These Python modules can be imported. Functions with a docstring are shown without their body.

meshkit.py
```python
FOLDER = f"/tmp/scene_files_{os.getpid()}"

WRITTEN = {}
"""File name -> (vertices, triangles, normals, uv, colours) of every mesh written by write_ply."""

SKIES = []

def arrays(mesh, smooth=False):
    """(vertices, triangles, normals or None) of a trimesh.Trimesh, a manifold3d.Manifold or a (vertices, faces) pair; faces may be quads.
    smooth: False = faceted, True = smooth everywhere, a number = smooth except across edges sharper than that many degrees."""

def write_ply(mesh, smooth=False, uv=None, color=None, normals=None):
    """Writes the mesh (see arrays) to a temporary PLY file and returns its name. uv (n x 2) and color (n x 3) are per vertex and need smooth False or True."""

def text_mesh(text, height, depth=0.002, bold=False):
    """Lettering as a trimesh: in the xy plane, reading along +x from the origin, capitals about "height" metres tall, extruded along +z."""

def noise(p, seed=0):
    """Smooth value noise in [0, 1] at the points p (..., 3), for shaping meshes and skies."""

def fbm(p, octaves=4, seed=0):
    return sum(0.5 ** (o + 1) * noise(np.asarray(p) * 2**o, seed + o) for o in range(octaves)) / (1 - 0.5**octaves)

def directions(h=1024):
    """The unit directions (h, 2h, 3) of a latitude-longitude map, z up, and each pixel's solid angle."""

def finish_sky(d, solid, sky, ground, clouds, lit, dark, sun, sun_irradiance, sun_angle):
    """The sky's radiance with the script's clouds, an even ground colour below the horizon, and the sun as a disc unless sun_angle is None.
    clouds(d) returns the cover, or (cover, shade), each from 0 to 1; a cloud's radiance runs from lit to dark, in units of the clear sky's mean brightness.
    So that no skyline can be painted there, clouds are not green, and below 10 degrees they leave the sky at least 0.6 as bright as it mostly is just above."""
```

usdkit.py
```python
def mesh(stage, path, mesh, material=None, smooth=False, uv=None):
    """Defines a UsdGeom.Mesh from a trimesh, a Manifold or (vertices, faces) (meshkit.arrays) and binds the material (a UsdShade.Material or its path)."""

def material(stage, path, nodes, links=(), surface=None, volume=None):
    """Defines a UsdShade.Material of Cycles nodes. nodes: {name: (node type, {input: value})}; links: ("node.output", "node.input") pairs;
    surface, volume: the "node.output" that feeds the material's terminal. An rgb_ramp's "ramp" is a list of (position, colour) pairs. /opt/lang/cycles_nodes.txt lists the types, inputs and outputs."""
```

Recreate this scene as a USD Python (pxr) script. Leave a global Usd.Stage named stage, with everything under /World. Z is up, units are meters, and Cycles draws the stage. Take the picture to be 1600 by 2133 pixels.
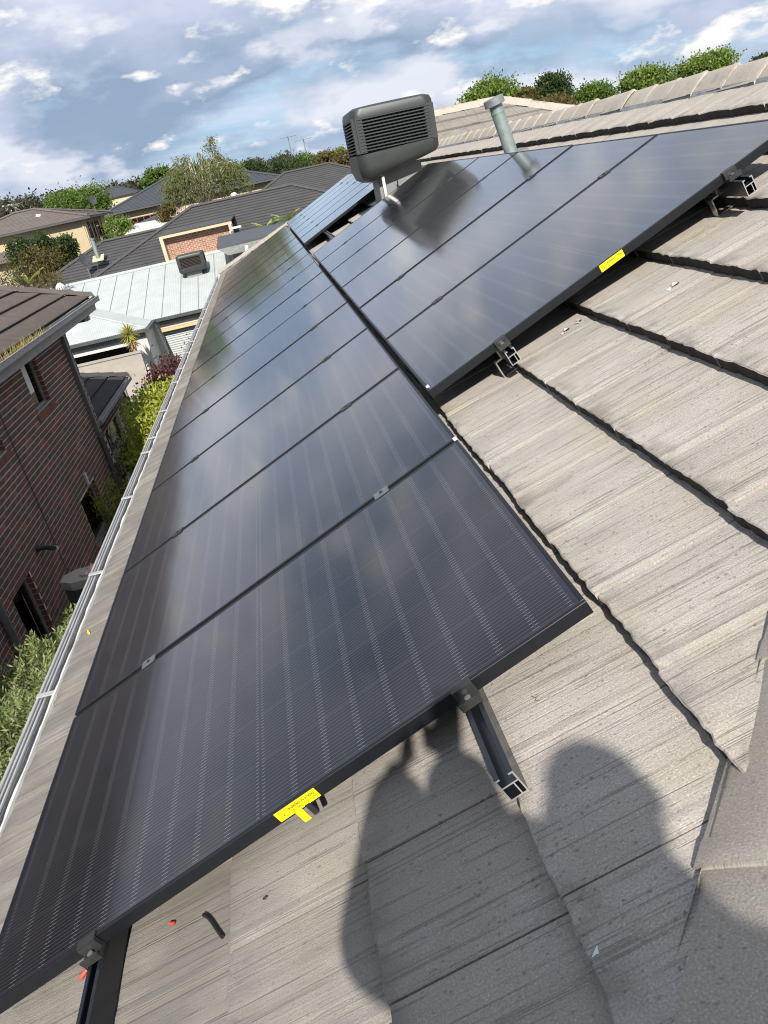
import math, random
import numpy as np, trimesh, manifold3d
from shapely.geometry import Polygon
from pxr import Usd, UsdGeom, UsdLux, UsdShade, Gf, Sdf, Vt
import usdkit, meshkit

random.seed(7); RNG = np.random.default_rng(7)
stage = Usd.Stage.CreateInMemory()
UsdGeom.SetStageUpAxis(stage, UsdGeom.Tokens.z); UsdGeom.SetStageMetersPerUnit(stage, 1.0)
UsdGeom.Xform.Define(stage, '/World'); UsdGeom.Scope.Define(stage, '/World/Looks')

# ------------------------------------------------------------------ camera, sky, sun, exposure
CAM = np.array([1.14173, -1.32430, 1.63770])
RW = np.array([[0.96850619, -0.15396823, -0.19567713], [-0.24153059, -0.39004014, -0.88855594], [0.06048745, 0.90783394, -0.41494433]])
FPX = 1580.0
cam = UsdGeom.Camera.Define(stage, '/World/camera')
r_, u_, b_ = RW[0], -RW[1], -RW[2]
cam.AddTransformOp().Set(Gf.Matrix4d(*r_, 0, *u_, 0, *b_, 0, *CAM, 1))
cam.CreateHorizontalApertureAttr(24.0); cam.CreateVerticalApertureAttr(32.0)
cam.CreateFocalLengthAttr(24.0 * FPX / 1600.0); cam.CreateClippingRangeAttr(Gf.Vec2f(0.02, 5000))
cam.CreateExposureAttr(1.06)
SUN = np.array([-0.133, -1.30, 1.036]); SUN /= np.linalg.norm(SUN)
SKY_STRENGTH, SUN_INTENSITY = 0.15, 1.05
SKYSEED = 11.5
SUN_EL, SUN_ROT = math.asin(SUN[2]), math.atan2(SUN[0], SUN[1])


def tones(n, k, seed=None):
    r = RNG.random(n // k + 1); return np.repeat(r, k)[:n, None] * [1, 1]


class G:
    """a small builder for node graphs"""
    def __init__(s): s.n, s.l, s.k = {}, [], 0
    def add(s, kind, **kw):
        s.k += 1; nm = f'{kind}_{s.k}'; inp = {}
        for k, v in kw.items():
            if isinstance(v, str) and '.' in v and v.split('.')[0] in s.n: s.l.append((v, f'{nm}.{k}'))
            else: inp[k] = v
        s.n[nm] = (kind, inp); return nm
    def m(s, op, a, b=0.0, c=0.0, clamp=False): return s.add('math', math_type=op, value1=a, value2=b, value3=c, use_clamp=clamp) + '.value'
    def vm(s, op, a, b=(0, 0, 0), scale=1.0): return s.add('vector_math', math_type=op, vector1=a, vector2=b, scale=scale) + '.vector'
    def mix(s, f, a, b, t='mix'): return s.add('mix', mix_type=t, fac=f, color1=a, color2=b) + '.color'
    def ramp(s, f, stops, interp=True): return s.add('rgb_ramp', fac=f, ramp=stops, interpolate=interp) + '.color'
    def rng(s, v, a, b, c=0.0, d=1.0): return s.add('map_range', value=v, from_min=a, from_max=b, to_min=c, to_max=d, clamp=True) + '.result'
    def noise(s, vec, scale, detail=4.0, rough=0.55, dist=0.0): return s.add('noise_texture', vector=vec, scale=scale, detail=detail, roughness=rough, distortion=dist) + '.fac'
    def done(s, path, surf): return usdkit.material(stage, '/World/Looks/' + path, s.n, s.l, surface=surf)


def build_sky():
    g = G()
    d = g.add('texture_coordinate') + '.generated'
    x = g.add('separate_xyz', vector=d); X, Y, Z = x + '.x', x + '.y', x + '.z'
    zc = g.m('maximum', Z, 0.015)
    den = g.m('add', zc, 0.20)
    qx, qy = g.m('divide', X, den), g.m('divide', Y, den)
    q = g.add('combine_xyz', x=qx, y=qy, z=0.0) + '.vector'
    qs = g.add('combine_xyz', x=g.m('multiply', qx, 0.75), y=g.m('multiply', qy, 2.0), z=3.0) + '.vector'
    # spherical-ish coordinates keep cumulus heaps upright
    az = g.m('arctan2', X, Y); el = g.m('arcsine', Z)
    def sph(dz, sc, zz): return g.add('combine_xyz', x=g.m('multiply', az, sc), y=g.m('multiply', g.m('add', el, dz), sc * 2.3), z=zz) + '.vector'
    sky = g.add('sky_texture', sky_type='single_scattering', sun_disc=False, sun_elevation=SUN_EL, sun_rotation=SUN_ROT, altitude=100.0, air_density=1.0, aerosol_density=1.2, ozone_density=1.2) + '.color'
    base = g.mix(g.rng(el, 0.25, 0.80, 0.92, 0.40), sky, (1.10, 1.75, 2.45))
    # veils of high cloud, drawn out in bands
    veil = g.rng(g.noise(qs, 1.5, 6.0, 0.62, 0.5), 0.34, 0.66, 0.0, 0.92)
    c1 = g.mix(veil, base, (2.15, 2.45, 2.95))
    bandn = g.rng(g.noise(g.vm('add', qs, (5.0, 2.0, 1.0)), 2.2, 5.0, 0.6, 0.5), 0.48, 0.70, 0.0, 0.65)
    c1 = g.mix(bandn, c1, (1.25, 1.68, 2.20))
    # grey-lilac heaps with dark bases, from large banks down to small bright cumulus near the horizon
    def billow(vec, sc2):      # rounded cauliflower lumps
        return g.m('subtract', 0.45, g.add('voronoi_texture', vector=vec, scale=sc2, feature='f1', detail=2.0, roughness=0.55, lacunarity=2.3, use_normalize=True) + '.distance')
    def heap(lower, sc, zz, dz, t0, t1, amt, dark, light, k0, k1, dens=None, lump=0.16, lsc=2.6):
        v, v2 = sph(0.0, sc, zz), sph(dz, sc, zz)
        n = g.m('multiply_add', billow(v, lsc), lump, g.noise(v, 1.0, 8.0, 0.56)); nb = g.m('multiply_add', billow(v2, lsc), lump * 0.6, g.noise(v2, 1.0, 3.0, 0.45))
        cov = g.m('multiply', g.rng(n, t0, t1), amt)
        if dens: cov = g.m('multiply', cov, dens)
        shade = g.m('subtract', n, nb)
        return g.mix(cov, lower, g.mix(g.rng(shade, k0, k1), dark, light))
    c2 = heap(c1, 2.1, SKYSEED, 0.10, 0.475, 0.545, 0.93, (0.95, 1.28, 1.80), (2.40, 2.50, 3.05), -0.10, 0.12, lsc=2.4)
    c2 = heap(c2, 5.0, SKYSEED + 3.3, 0.045, 0.515, 0.585, 0.85, (1.20, 1.58, 2.15), (2.75, 2.82, 3.1), -0.08, 0.12)
    band = g.m('multiply', g.rng(el, 0.62, 0.28, 0.10, 1.0), g.rng(el, 0.01, 0.05, 0.3, 1.0))
    c3 = heap(c2, 9.0, SKYSEED + 6.1, 0.024, 0.578, 0.655, 0.92, (1.6, 1.95, 2.45), (3.6, 3.5, 3.3), -0.06, 0.10, band)
    bg = g.add('background_shader', color=c3, strength=SKY_STRENGTH)
    return g.done('sky_material', bg + '.background')


dome = UsdLux.DomeLight.Define(stage, '/World/sky')
dome.CreateIntensityAttr(1.0)
UsdShade.MaterialBindingAPI.Apply(dome.GetPrim()).Bind(build_sky())
dome.GetPrim().SetCustomDataByKey('kind', 'structure'); dome.GetPrim().SetCustomDataByKey('label', 'blue sky with grey and white cloud')
sun = UsdLux.DistantLight.Define(stage, '/World/sun')
sun.CreateIntensityAttr(SUN_INTENSITY); sun.CreateNormalizeAttr(True) if hasattr(sun, 'CreateNormalizeAttr') else sun.GetPrim().CreateAttribute('inputs:normalize', Sdf.ValueTypeNames.Bool).Set(True)
sun.CreateAngleAttr(0.9); sun.CreateColorAttr(Gf.Vec3f(1.0, 0.95, 0.88))
sx_ = np.cross([0, 0, 1.0], SUN); sx_ /= np.linalg.norm(sx_); sy_ = np.cross(SUN, sx_)
sun.AddTransformOp().Set(Gf.Matrix4d(*sx_, 0, *sy_, 0, *SUN, 0, 0, 0, 50, 1))

# ------------------------------------------------------------------ frames and helpers
TH = math.radians(24.0)
UU, SS, NN = np.array([math.cos(TH), 0, math.sin(TH)]), np.array([0, 1.0, 0]), np.array([-math.sin(TH), 0, math.cos(TH)])
W3 = np.array([UU, SS, NN])            # rows: roof axes in the world


def RF(u, s, n): return np.asarray(u)[..., None] * UU + np.asarray(s)[..., None] * SS + np.asarray(n)[..., None] * NN
def rf(p): return np.asarray(p, float) @ W3
def at(px, py, Y):
    d = RW.T @ np.array([(px - 800) / FPX, (py - 1066.5) / FPX, 1.0]); return CAM + d * (Y - CAM[1]) / d[1]
def project(p):
    q = (np.atleast_2d(p) - CAM) @ RW.T
    z = np.where(q[:, 2] > 0.05, q[:, 2], 1e9)
    return np.c_[800 + FPX * q[:, 0] / z, 1066.5 + FPX * q[:, 1] / z, q[:, 2]]


USED, LOC = {}, {}
def numbered(path):
    k = USED.get(path, 0); USED[path] = k + 1
    return path if k == 0 else f'{path}_{k:03d}'
def tag(prim, label=None, cat=None, group=None, kind=None):
    for k, v in (('label', label), ('category', cat), ('group', group), ('kind', kind)):
        if v: prim.SetCustomDataByKey(k, v)
    return prim
def thing(name, label, cat, loc=(0, 0, 0), group=None, kind=None):
    p = numbered('/World/' + name); x = UsdGeom.Xform.Define(stage, p)
    x.AddTranslateOp().Set(Gf.Vec3d(*map(float, loc))); LOC[p] = np.array(loc, float)
    return tag(x.GetPrim(), label, cat, group, kind)
def part(parent, name, mesh, mat, smooth=False, label=None, kind=None, uv=None):
    pp = str(parent.GetPath()); loc = LOC[pp]; p = numbered(pp + '/' + name)
    if uv is None and isinstance(mesh, MB) and isinstance(mat, str) and mat.startswith('brick'): a = mesh.arrays(); mesh = (a[0], a[1], tones(len(a[0]), 8))
    if hasattr(mesh, 'arrays'): mesh = mesh.arrays()
    if isinstance(mesh, tuple) and len(mesh) == 3: uv = mesh[2]; mesh = mesh[:2]
    if hasattr(mesh, 'vertices'): v, f = np.asarray(mesh.vertices), np.asarray(mesh.faces)
    elif hasattr(mesh, 'to_mesh'): t = mesh.to_mesh(); v, f = t.vert_properties[:, :3], t.tri_verts
    else: v, f = mesh
    m = usdkit.mesh(stage, p, (np.asarray(v, float) - loc, f), M[mat] if isinstance(mat, str) else mat, smooth, uv)
    LOC[p] = loc
    return tag(m.GetPrim(), label, None, None, kind)
def lone(name, mesh, mat, label, cat, group=None, kind=None, smooth=False):
    p = numbered('/World/' + name); LOC['/World'] = np.zeros(3)
    if hasattr(mesh, 'arrays'): mesh = mesh.arrays()
    uv = None
    if isinstance(mesh, tuple) and len(mesh) == 3: uv = mesh[2]; mesh = mesh[:2]
    m = usdkit.mesh(stage, p, mesh, M[mat] if isinstance(mat, str) else mat, smooth, uv); LOC[p] = np.zeros(3)
    return tag(m.GetPrim(), label, cat, group, kind)
def copy_of(src, name, matrix, label, group):
    p = numbered('/World/' + name); x = UsdGeom.Xform.Define(stage, p)
    x.GetPrim().GetReferences().AddInternalReference(src.GetPath())
    x.ClearXformOpOrder(); x.AddTransformOp(opSuffix='place').Set(matrix); LOC[p] = np.zeros(3)
    return tag(x.GetPrim(), label, None, group)


BOXF = np.array([[0, 3, 2], [0, 2, 1], [4, 5, 6], [4, 6, 7], [0, 1, 5], [0, 5, 4], [1, 2, 6], [1, 6, 5], [2, 3, 7], [2, 7, 6], [3, 0, 4], [3, 4, 7]])
class MB:
    def __init__(s): s.v, s.f, s.n = [], [], 0
    def add(s, v, f):
        v = np.asarray(v, float); f = np.asarray(f, int)
        if f.shape[1] == 4: f = np.vstack([f[:, [0, 1, 2]], f[:, [0, 2, 3]]])
        s.v.append(v); s.f.append(f + s.n); s.n += len(v); return s
    def tm(s, m): return s.add(m.vertices, m.faces)
    def box(s, a, b):
        (x0, y0, z0), (x1, y1, z1) = np.minimum(a, b), np.maximum(a, b)
        return s.add([[x0, y0, z0], [x1, y0, z0], [x1, y1, z0], [x0, y1, z0], [x0, y0, z1], [x1, y0, z1], [x1, y1, z1], [x0, y1, z1]], BOXF)
    def rbox(s, a, b):      # box given in roof coordinates
        (x0, y0, z0), (x1, y1, z1) = np.minimum(a, b), np.maximum(a, b)
        return s.add(rf([[x0, y0, z0], [x1, y0, z0], [x1, y1, z0], [x0, y1, z0], [x0, y0, z1], [x1, y0, z1], [x1, y1, z1], [x0, y1, z1]]), BOXF)
    def hexa(s, p): return s.add(p, BOXF)
    def poly(s, pts): # planar fan
        return s.add(pts, [[0, i, i + 1] for i in range(1, len(pts) - 1)])
    def slab(s, pts, dn):   # polygon with thickness
        pts = np.asarray(pts, float); n = len(pts); lo = pts + np.asarray(dn)
        f = [[0, i, i + 1] for i in range(1, n - 1)] + [[n, n + i + 1, n + i] for i in range(1, n - 1)]
        for i in range(n):
            j = (i + 1) % n; f += [[i, n + i, n + j], [i, n + j, j]]
        return s.add(np.vstack([pts, lo]), f)
    def tube(s, pts, r, n=8, cap=True):
        pts = np.asarray(pts, float); r = np.broadcast_to(r, len(pts)); V = []
        for i, p in enumerate(pts):
            t = pts[min(i + 1, len(pts) - 1)] - pts[max(i - 1, 0)]; t /= np.linalg.norm(t) + 1e-12
            a = np.cross(t, [0, 0, 1.0] if abs(t[2]) < .9 else [1.0, 0, 0]); a /= np.linalg.norm(a); b = np.cross(t, a)
            th = np.linspace(0, 2 * np.pi, n, endpoint=False)
            V.append(p + r[i] * (np.cos(th)[:, None] * a + np.sin(th)[:, None] * b))
        V = np.vstack(V); F = []
        for i in range(len(pts) - 1):
            for k in range(n):
                a, b = i * n + k, i * n + (k + 1) % n
                F += [[a, b, b + n], [a, b + n, a + n]]
        if cap:
            F += [[0, k + 1, k] for k in range(1, n - 1)]; e = (len(pts) - 1) * n; F += [[e, e + k, e + k + 1] for k in range(1, n - 1)]
        return s.add(V, F)
    def arrays(s): return np.vstack(s.v), np.vstack(s.f)


# ------------------------------------------------------------------ materials
M = {}
def plain(name, col, rough=0.6, metal=0.0, var=0.25, scale=6.0, bump=0.0, spec=0.5, bscale=60.0, coat=0.0):
    g = G(); p = g.add('texture_coordinate') + '.object'
    n = g.noise(p, scale, 6.0, 0.6)
    c = g.ramp(n, [(0.25, tuple(v * (1 - var) for v in col)), (0.75, tuple(min(1, v * (1 + var)) for v in col))])
    kw = {}
    if bump: kw['normal'] = g.add('bump', height=g.noise(p, bscale, 4.0), strength=bump, distance=0.01) + '.normal'
    b = g.add('principled_bsdf', base_color=c, roughness=rough, metallic=metal, specular_ior_level=spec, coat_weight=coat, **kw)
    M[name] = g.done(name, b + '.BSDF'); return M[name]
def leafmat(name, cols, trans=0.35, rough=0.5):
    g = G(); rr = g.add('separate_xyz', vector=g.add('uvmap', attribute='st') + '.UV') + '.x'
    c = g.ramp(rr, [(i / (len(cols) - 1), tuple(v * 0.72 for v in k)) for i, k in enumerate(cols)])
    b = g.add('principled_bsdf', base_color=c, roughness=rough, specular_ior_level=0.35)
    t = g.add('translucent_bsdf', color=g.mix(1.0, c, (1.5, 1.6, 0.7), 'multiply'))
    mx = g.add('mix_closure', fac=trans, closure1=b + '.BSDF', closure2=t + '.BSDF')
    M[name] = g.done(name, mx + '.closure')
def brickmat(name, cols, per_part=False):
    g = G(); w = g.add('separate_xyz', vector=g.add('uvmap', attribute='st') + '.UV') + '.x'
    c = g.ramp(w, cols); p = g.add('geometry') + '.position'
    c = g.mix(g.rng(g.noise(p, 28.0, 5.0, 0.7), 0.4, 0.8, 0.0, 0.5), c, (0.05, 0.04, 0.035))
    bm = g.add('bump', height=g.noise(p, 150.0, 3.0), strength=0.4, distance=0.004) + '.normal'
    b = g.add('principled_bsdf', base_color=c, roughness=0.85, normal=bm); M[name] = g.done(name, b + '.BSDF')

def tile_material(name, pale, mid, dark, stain=1.0, usc=0.3605, ssc=0.302, lines=1.0):
    g = G(); st = g.add('uvmap', attribute='st') + '.UV'
    sp = g.add('separate_xyz', vector=st); u, s = sp + '.x', sp + '.y'
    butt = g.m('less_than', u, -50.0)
    cu, cs = g.m('floor', g.m('divide', g.m('subtract', u, 1.07), usc)), g.m('floor', g.m('divide', g.m('add', s, 0.47), ssc))
    tone = g.add('white_noise_texture', dimensions='2D', vector=g.add('combine_xyz', x=cu, y=cs, z=0.0) + '.vector') + '.value'
    vec = g.add('combine_xyz', x=u, y=s, z=0.0) + '.vector'
    off = g.add('combine_xyz', x=g.m('multiply', u, 0.22), y=g.m('multiply', s, 50.0), z=g.m('multiply', tone, 9.0)) + '.vector'
    streak = g.noise(off, 1.0, 4.0, 0.6)
    off2 = g.add('combine_xyz', x=g.m('multiply', u, 0.35), y=g.m('multiply', s, 120.0), z=g.m('multiply', tone, 19.0)) + '.vector'
    streak2 = g.noise(off2, 1.0, 3.0, 0.6)
    groove = g.rng(g.m('absolute', g.m('subtract', streak, 0.5)), 0.006, 0.022, 1.0, 0.0)
    groove = g.m('multiply', groove, g.rng(g.noise(g.add('combine_xyz', x=g.m('multiply', u, 7.0), y=g.m('multiply', s, 45.0), z=1.0) + '.vector', 1.0, 2.0), 0.40, 0.56))
    groove2 = g.rng(streak2, 0.36, 0.42, 1.0, 0.0)
    blot = g.noise(vec, 7.0, 6.0, 0.65)
    grain = g.noise(vec, 240.0, 3.0, 0.75)
    stretched = g.add('combine_xyz', x=g.m('multiply', u, 0.5), y=s, z=0.0) + '.vector'
    spots = g.rng(g.add('voronoi_texture', vector=stretched, scale=95.0) + '.distance', 0.12, 0.26, 1.0, 0.0)
    spots = g.m('multiply', spots, g.rng(g.noise(vec, 34.0, 3.0), 0.47, 0.58))
    pits = g.rng(g.add('voronoi_texture', vector=vec, scale=46.0) + '.distance', 0.10, 0.24, 1.0, 0.0)
    pits = g.m('multiply', pits, g.rng(g.noise(vec, 11.0, 4.0), 0.46, 0.58))
    chips = g.rng(g.add('voronoi_texture', vector=vec, scale=170.0) + '.distance', 0.10, 0.22, 1.0, 0.0)
    chips = g.m('multiply', chips, g.rng(g.noise(vec, 60.0, 2.0), 0.48, 0.56))
    c = g.mix(g.rng(blot, 0.35, 0.68), mid, pale)
    c = g.mix(g.m('multiply', g.rng(g.noise(vec, 3.1, 4.0), 0.48, 0.66), 0.45), c, g.mix(1.0, mid, (1.08, 1.04, 0.78), 'multiply'))
    c = g.mix(g.m('multiply', g.rng(g.noise(vec, 2.3, 3.0), 0.46, 0.6), 0.35), c, g.mix(1.0, mid, (1.05, 0.97, 0.97), 'multiply'))
    c = g.mix(g.m('multiply', g.rng(tone, 0.0, 1.0), 0.35), c, mid)
    c = g.mix(g.rng(grain, 0.32, 0.60, 0.52, 0.0), c, dark)
    c = g.mix(g.rng(grain, 0.55, 0.75, 0.0, 0.30), c, g.mix(1.0, pale, (1.4, 1.4, 1.4), 'multiply'))
    c = g.mix(g.m('multiply', groove2, 0.05 * lines), c, dark)
    c = g.mix(g.m('multiply', groove, 0.46 * lines), c, dark)
    c = g.mix(g.m('multiply', spots, 0.65 * stain), c, dark)
    c = g.mix(g.m('multiply', pits, 0.66 * stain), c, dark)
    c = g.mix(g.m('multiply', chips, 0.55), c, tuple(min(1, v * 1.7) for v in pale))
    # grime gathers in patches along the leading edge of each tile, and in broad bands lower down the roof
    fu = g.m('fraction', g.m('divide', g.m('subtract', u, 1.07 - 10 * usc), usc))
    edge = g.m('multiply', g.rng(fu, 0.20, 0.0), g.rng(g.noise(vec, 9.0, 4.0), 0.46, 0.60))
    c = g.mix(g.m('multiply', edge, 0.60 * stain), c, dark)
    c = g.mix(g.m('multiply', g.rng(u, 1.55, 0.7), g.rng(g.noise(vec, 2.6, 5.0, 0.6), 0.30, 0.62, 0.35, 0.95)), c, g.mix(1.0, mid, (0.46, 0.465, 0.46), 'multiply'))
    low = g.m('multiply', g.rng(u, 1.35, 0.2), g.rng(g.noise(off, 0.28, 3.0), 0.42, 0.60))
    c = g.mix(g.m('multiply', low, 0.36 * stain * lines), c, dark)
    c = g.mix(butt, c, tuple(v * 0.30 for v in dark))  # butts near black: dirt and moss, plus their self-shade put into the colour
    h = g.m('add', g.m('multiply', grain, 0.9), g.m('add', g.m('multiply', streak2, 0.8 * lines), g.m('multiply', groove, -1.2 * lines)))
    bm = g.add('bump', height=h, strength=0.55, distance=0.004) + '.normal'
    b = g.add('principled_bsdf', base_color=c, roughness=0.9, specular_ior_level=0.25, normal=bm); M[name] = g.done(name, b + '.BSDF')
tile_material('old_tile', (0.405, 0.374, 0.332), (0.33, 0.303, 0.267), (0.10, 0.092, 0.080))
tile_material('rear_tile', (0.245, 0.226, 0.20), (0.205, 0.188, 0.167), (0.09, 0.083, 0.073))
tile_material('cap_tile', (0.385, 0.352, 0.305), (0.325, 0.293, 0.248), (0.12, 0.11, 0.095), 0.8, lines=0.0)
tile_material('brown_tile', (0.135, 0.110, 0.098), (0.105, 0.086, 0.076), (0.05, 0.04, 0.036), 0.6)
tile_material('charcoal_tile', (0.058, 0.055, 0.053), (0.046, 0.044, 0.043), (0.022, 0.021, 0.021), 0.5)

def cells():
    g = G(); st = g.add('uvmap', attribute='st') + '.UV'; sp = g.add('separate_xyz', vector=st); u, s = sp + '.x', sp + '.y'
    cw, ch = 0.184, 0.0945
    fs = g.m('fraction', g.m('divide', g.m('subtract', s, 0.015), cw))                    # cell columns across the panel
    uc = g.m('subtract', g.m('absolute', g.m('subtract', u, 0.881)), 0.004)               # the two halves mirror
    fu = g.m('fraction', g.m('divide', uc, ch))
    gap_s = g.m('less_than', g.m('minimum', fs, g.m('subtract', 1.0, fs)), 0.0085)
    gap_u = g.m('less_than', g.m('minimum', fu, g.m('subtract', 1.0, fu)), 0.013)
    mid = g.m('less_than', uc, 0.0)
    inside = g.m('multiply', g.m('less_than', g.m('absolute', g.m('subtract', s, 0.567)), 0.552), g.m('less_than', g.m('absolute', g.m('subtract', u, 0.881)), 0.857))
    fb = g.m('fraction', g.m('multiply', fs, 15.0))
    db = g.m('absolute', g.m('subtract', fb, 0.5))
    bus = g.m('less_than', db, 0.036)
    nearedge = g.m('less_than', g.m('minimum', fu, g.m('subtract', 1.0, fu)), 0.10)
    tab = g.m('multiply', g.m('less_than', db, 0.045), nearedge)
    cellid = g.add('white_noise_texture', dimensions='3D', vector=g.add('combine_xyz', x=g.m('floor', g.m('divide', uc, ch)), y=g.m('floor', g.m('divide', s, cw)), z=g.m('multiply', g.add('object_info') + '.random', 50.0)) + '.vector') + '.value'
    c = g.mix(cellid, (0.004, 0.004, 0.0065), (0.008, 0.007, 0.010))
    c = g.mix(g.m('multiply', bus, inside), c, (0.07, 0.073, 0.08))
    c = g.mix(g.m('multiply', tab, inside), c, (0.19, 0.20, 0.215))
    gap = g.m('maximum', gap_u, gap_s)
    c = g.mix(gap, c, (0.022, 0.022, 0.024))
    c = g.mix(mid, c, (0.008, 0.008, 0.009))
    vec = g.add('combine_xyz', x=u, y=s, z=g.m('multiply', g.add('object_info') + '.random', 30.0)) + '.vector'
    dust = g.noise(vec, 5.0, 6.0, 0.65)
    smear = g.rng(g.noise(vec, 2.2, 3.0, 0.5, 1.0), 0.66, 0.74)
    c = g.mix(g.m('multiply', g.rng(dust, 0.4, 0.8), 0.014), c, (0.30, 0.30, 0.31))
    rough = g.m('add', g.rng(dust, 0.3, 0.8, 0.09, 0.135), g.m('multiply', smear, 0.02))
    b = g.add('principled_bsdf', base_color=c, roughness=rough, ior=1.33, specular_ior_level=0.5, specular_tint=(1.0, 0.955, 0.93), coat_weight=1.0, coat_ior=1.33, coat_roughness=0.09); M['solar_cells'] = g.done('solar_cells', b + '.BSDF')
cells()

plain('black_frame', (0.006, 0.007, 0.009), 0.40, 0.0, 0.15, 20, 0, 0.35)
plain('black_rail', (0.008, 0.009, 0.012), 0.30, 0.0, 0.1, 20, 0, 0.6)
plain('clamp_black', (0.030, 0.032, 0.030), 0.42, 0.3, 0.2, 30)
plain('clamp_grey', (0.20, 0.21, 0.22), 0.4, 0.7, 0.2, 30)
plain('cut_aluminium', (0.50, 0.50, 0.49), 0.35, 0.7, 0.08, 40)
plain('steel', (0.50, 0.49, 0.46), 0.35, 0.9, 0.15, 30)
plain('backsheet', (0.03, 0.03, 0.03), 0.6)
plain('galvanised', (0.20, 0.215, 0.21), 0.5, 0.45, 0.25, 14, 0, 0.5)
plain('flue_metal', (0.20, 0.245, 0.23), 0.5, 0.35, 0.22, 18)
plain('gutter_grey', (0.33, 0.335, 0.34), 0.5, 0.2, 0.3, 5)
plain('gutter_trim', (0.34, 0.34, 0.335), 0.4, 0.2, 0.15, 9)
plain('white_mortar', (0.60, 0.58, 0.51), 0.9, 0, 0.25, 9, 0.4)
plain('mortar_grey', (0.20, 0.215, 0.215), 0.85, 0, 0.25, 25, 0.5)
plain('batten_dark', (0.05, 0.045, 0.04), 0.9)
plain('cooler_plastic', (0.022, 0.0255, 0.0245), 0.48, 0, 0.16, 7, 0, 0.5)
plain('cooler_dark', (0.012, 0.012, 0.012), 0.7)
plain('cooler_pad', (0.055, 0.036, 0.024), 0.95, 0, 0.6, 35, 0.8)
plain('white_plastic', (0.58, 0.57, 0.55), 0.45, 0, 0.06)
plain('white_paint', (0.42, 0.415, 0.40), 0.6, 0, 0.06, 3)
plain('white_roof', (0.345, 0.368, 0.358), 0.6, 0, 0.10, 1.6)
plain('cream_render', (0.36, 0.295, 0.185), 0.9, 0, 0.10, 2, 0.2)
plain('cream_wall', (0.38, 0.33, 0.235), 0.9, 0, 0.07, 2)
plain('cream_trim', (0.40, 0.325, 0.215), 0.7, 0, 0.08, 4)
plain('beige_wall', (0.265, 0.24, 0.21), 0.9, 0, 0.14, 2.5, 0.2)
plain('beige_lid', (0.56, 0.505, 0.41), 0.65, 0, 0.10, 5)
plain('tank_body', (0.10, 0.11, 0.10), 0.6)
plain('pipe_grey', (0.155, 0.155, 0.15), 0.55, 0, 0.12, 5)
plain('pipe_dark_grey', (0.11, 0.11, 0.105), 0.6, 0, 0.12, 5)  # darker grey for the lower downpipe and the cooler flashing
plain('fascia_grey', (0.25, 0.24, 0.23), 0.55, 0.1, 0.2, 6)
plain('window_frame', (0.24, 0.235, 0.22), 0.5)
plain('dark_frame', (0.03, 0.03, 0.032), 0.5)
plain('timber_yellow', (0.42, 0.32, 0.17), 0.7, 0, 0.12, 8)
plain('red_wood', (0.13, 0.045, 0.03), 0.6)
plain('blind', (0.88, 0.87, 0.83), 0.8, 0, 0.04)
plain('roller_door', (0.26, 0.28, 0.28), 0.5, 0.1, 0.06)
plain('dark_gutter', (0.045, 0.05, 0.055), 0.5)
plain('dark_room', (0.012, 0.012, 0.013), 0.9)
plain('dark_cladding', (0.055, 0.055, 0.055), 0.6)
plain('soffit_white', (0.62, 0.62, 0.58), 0.7)
plain('black_rubber', (0.012, 0.012, 0.013), 0.55)
plain('red_plastic', (0.42, 0.045, 0.03), 0.45)
plain('yellow_plastic', (0.82, 0.52, 0.02), 0.45)
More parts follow.
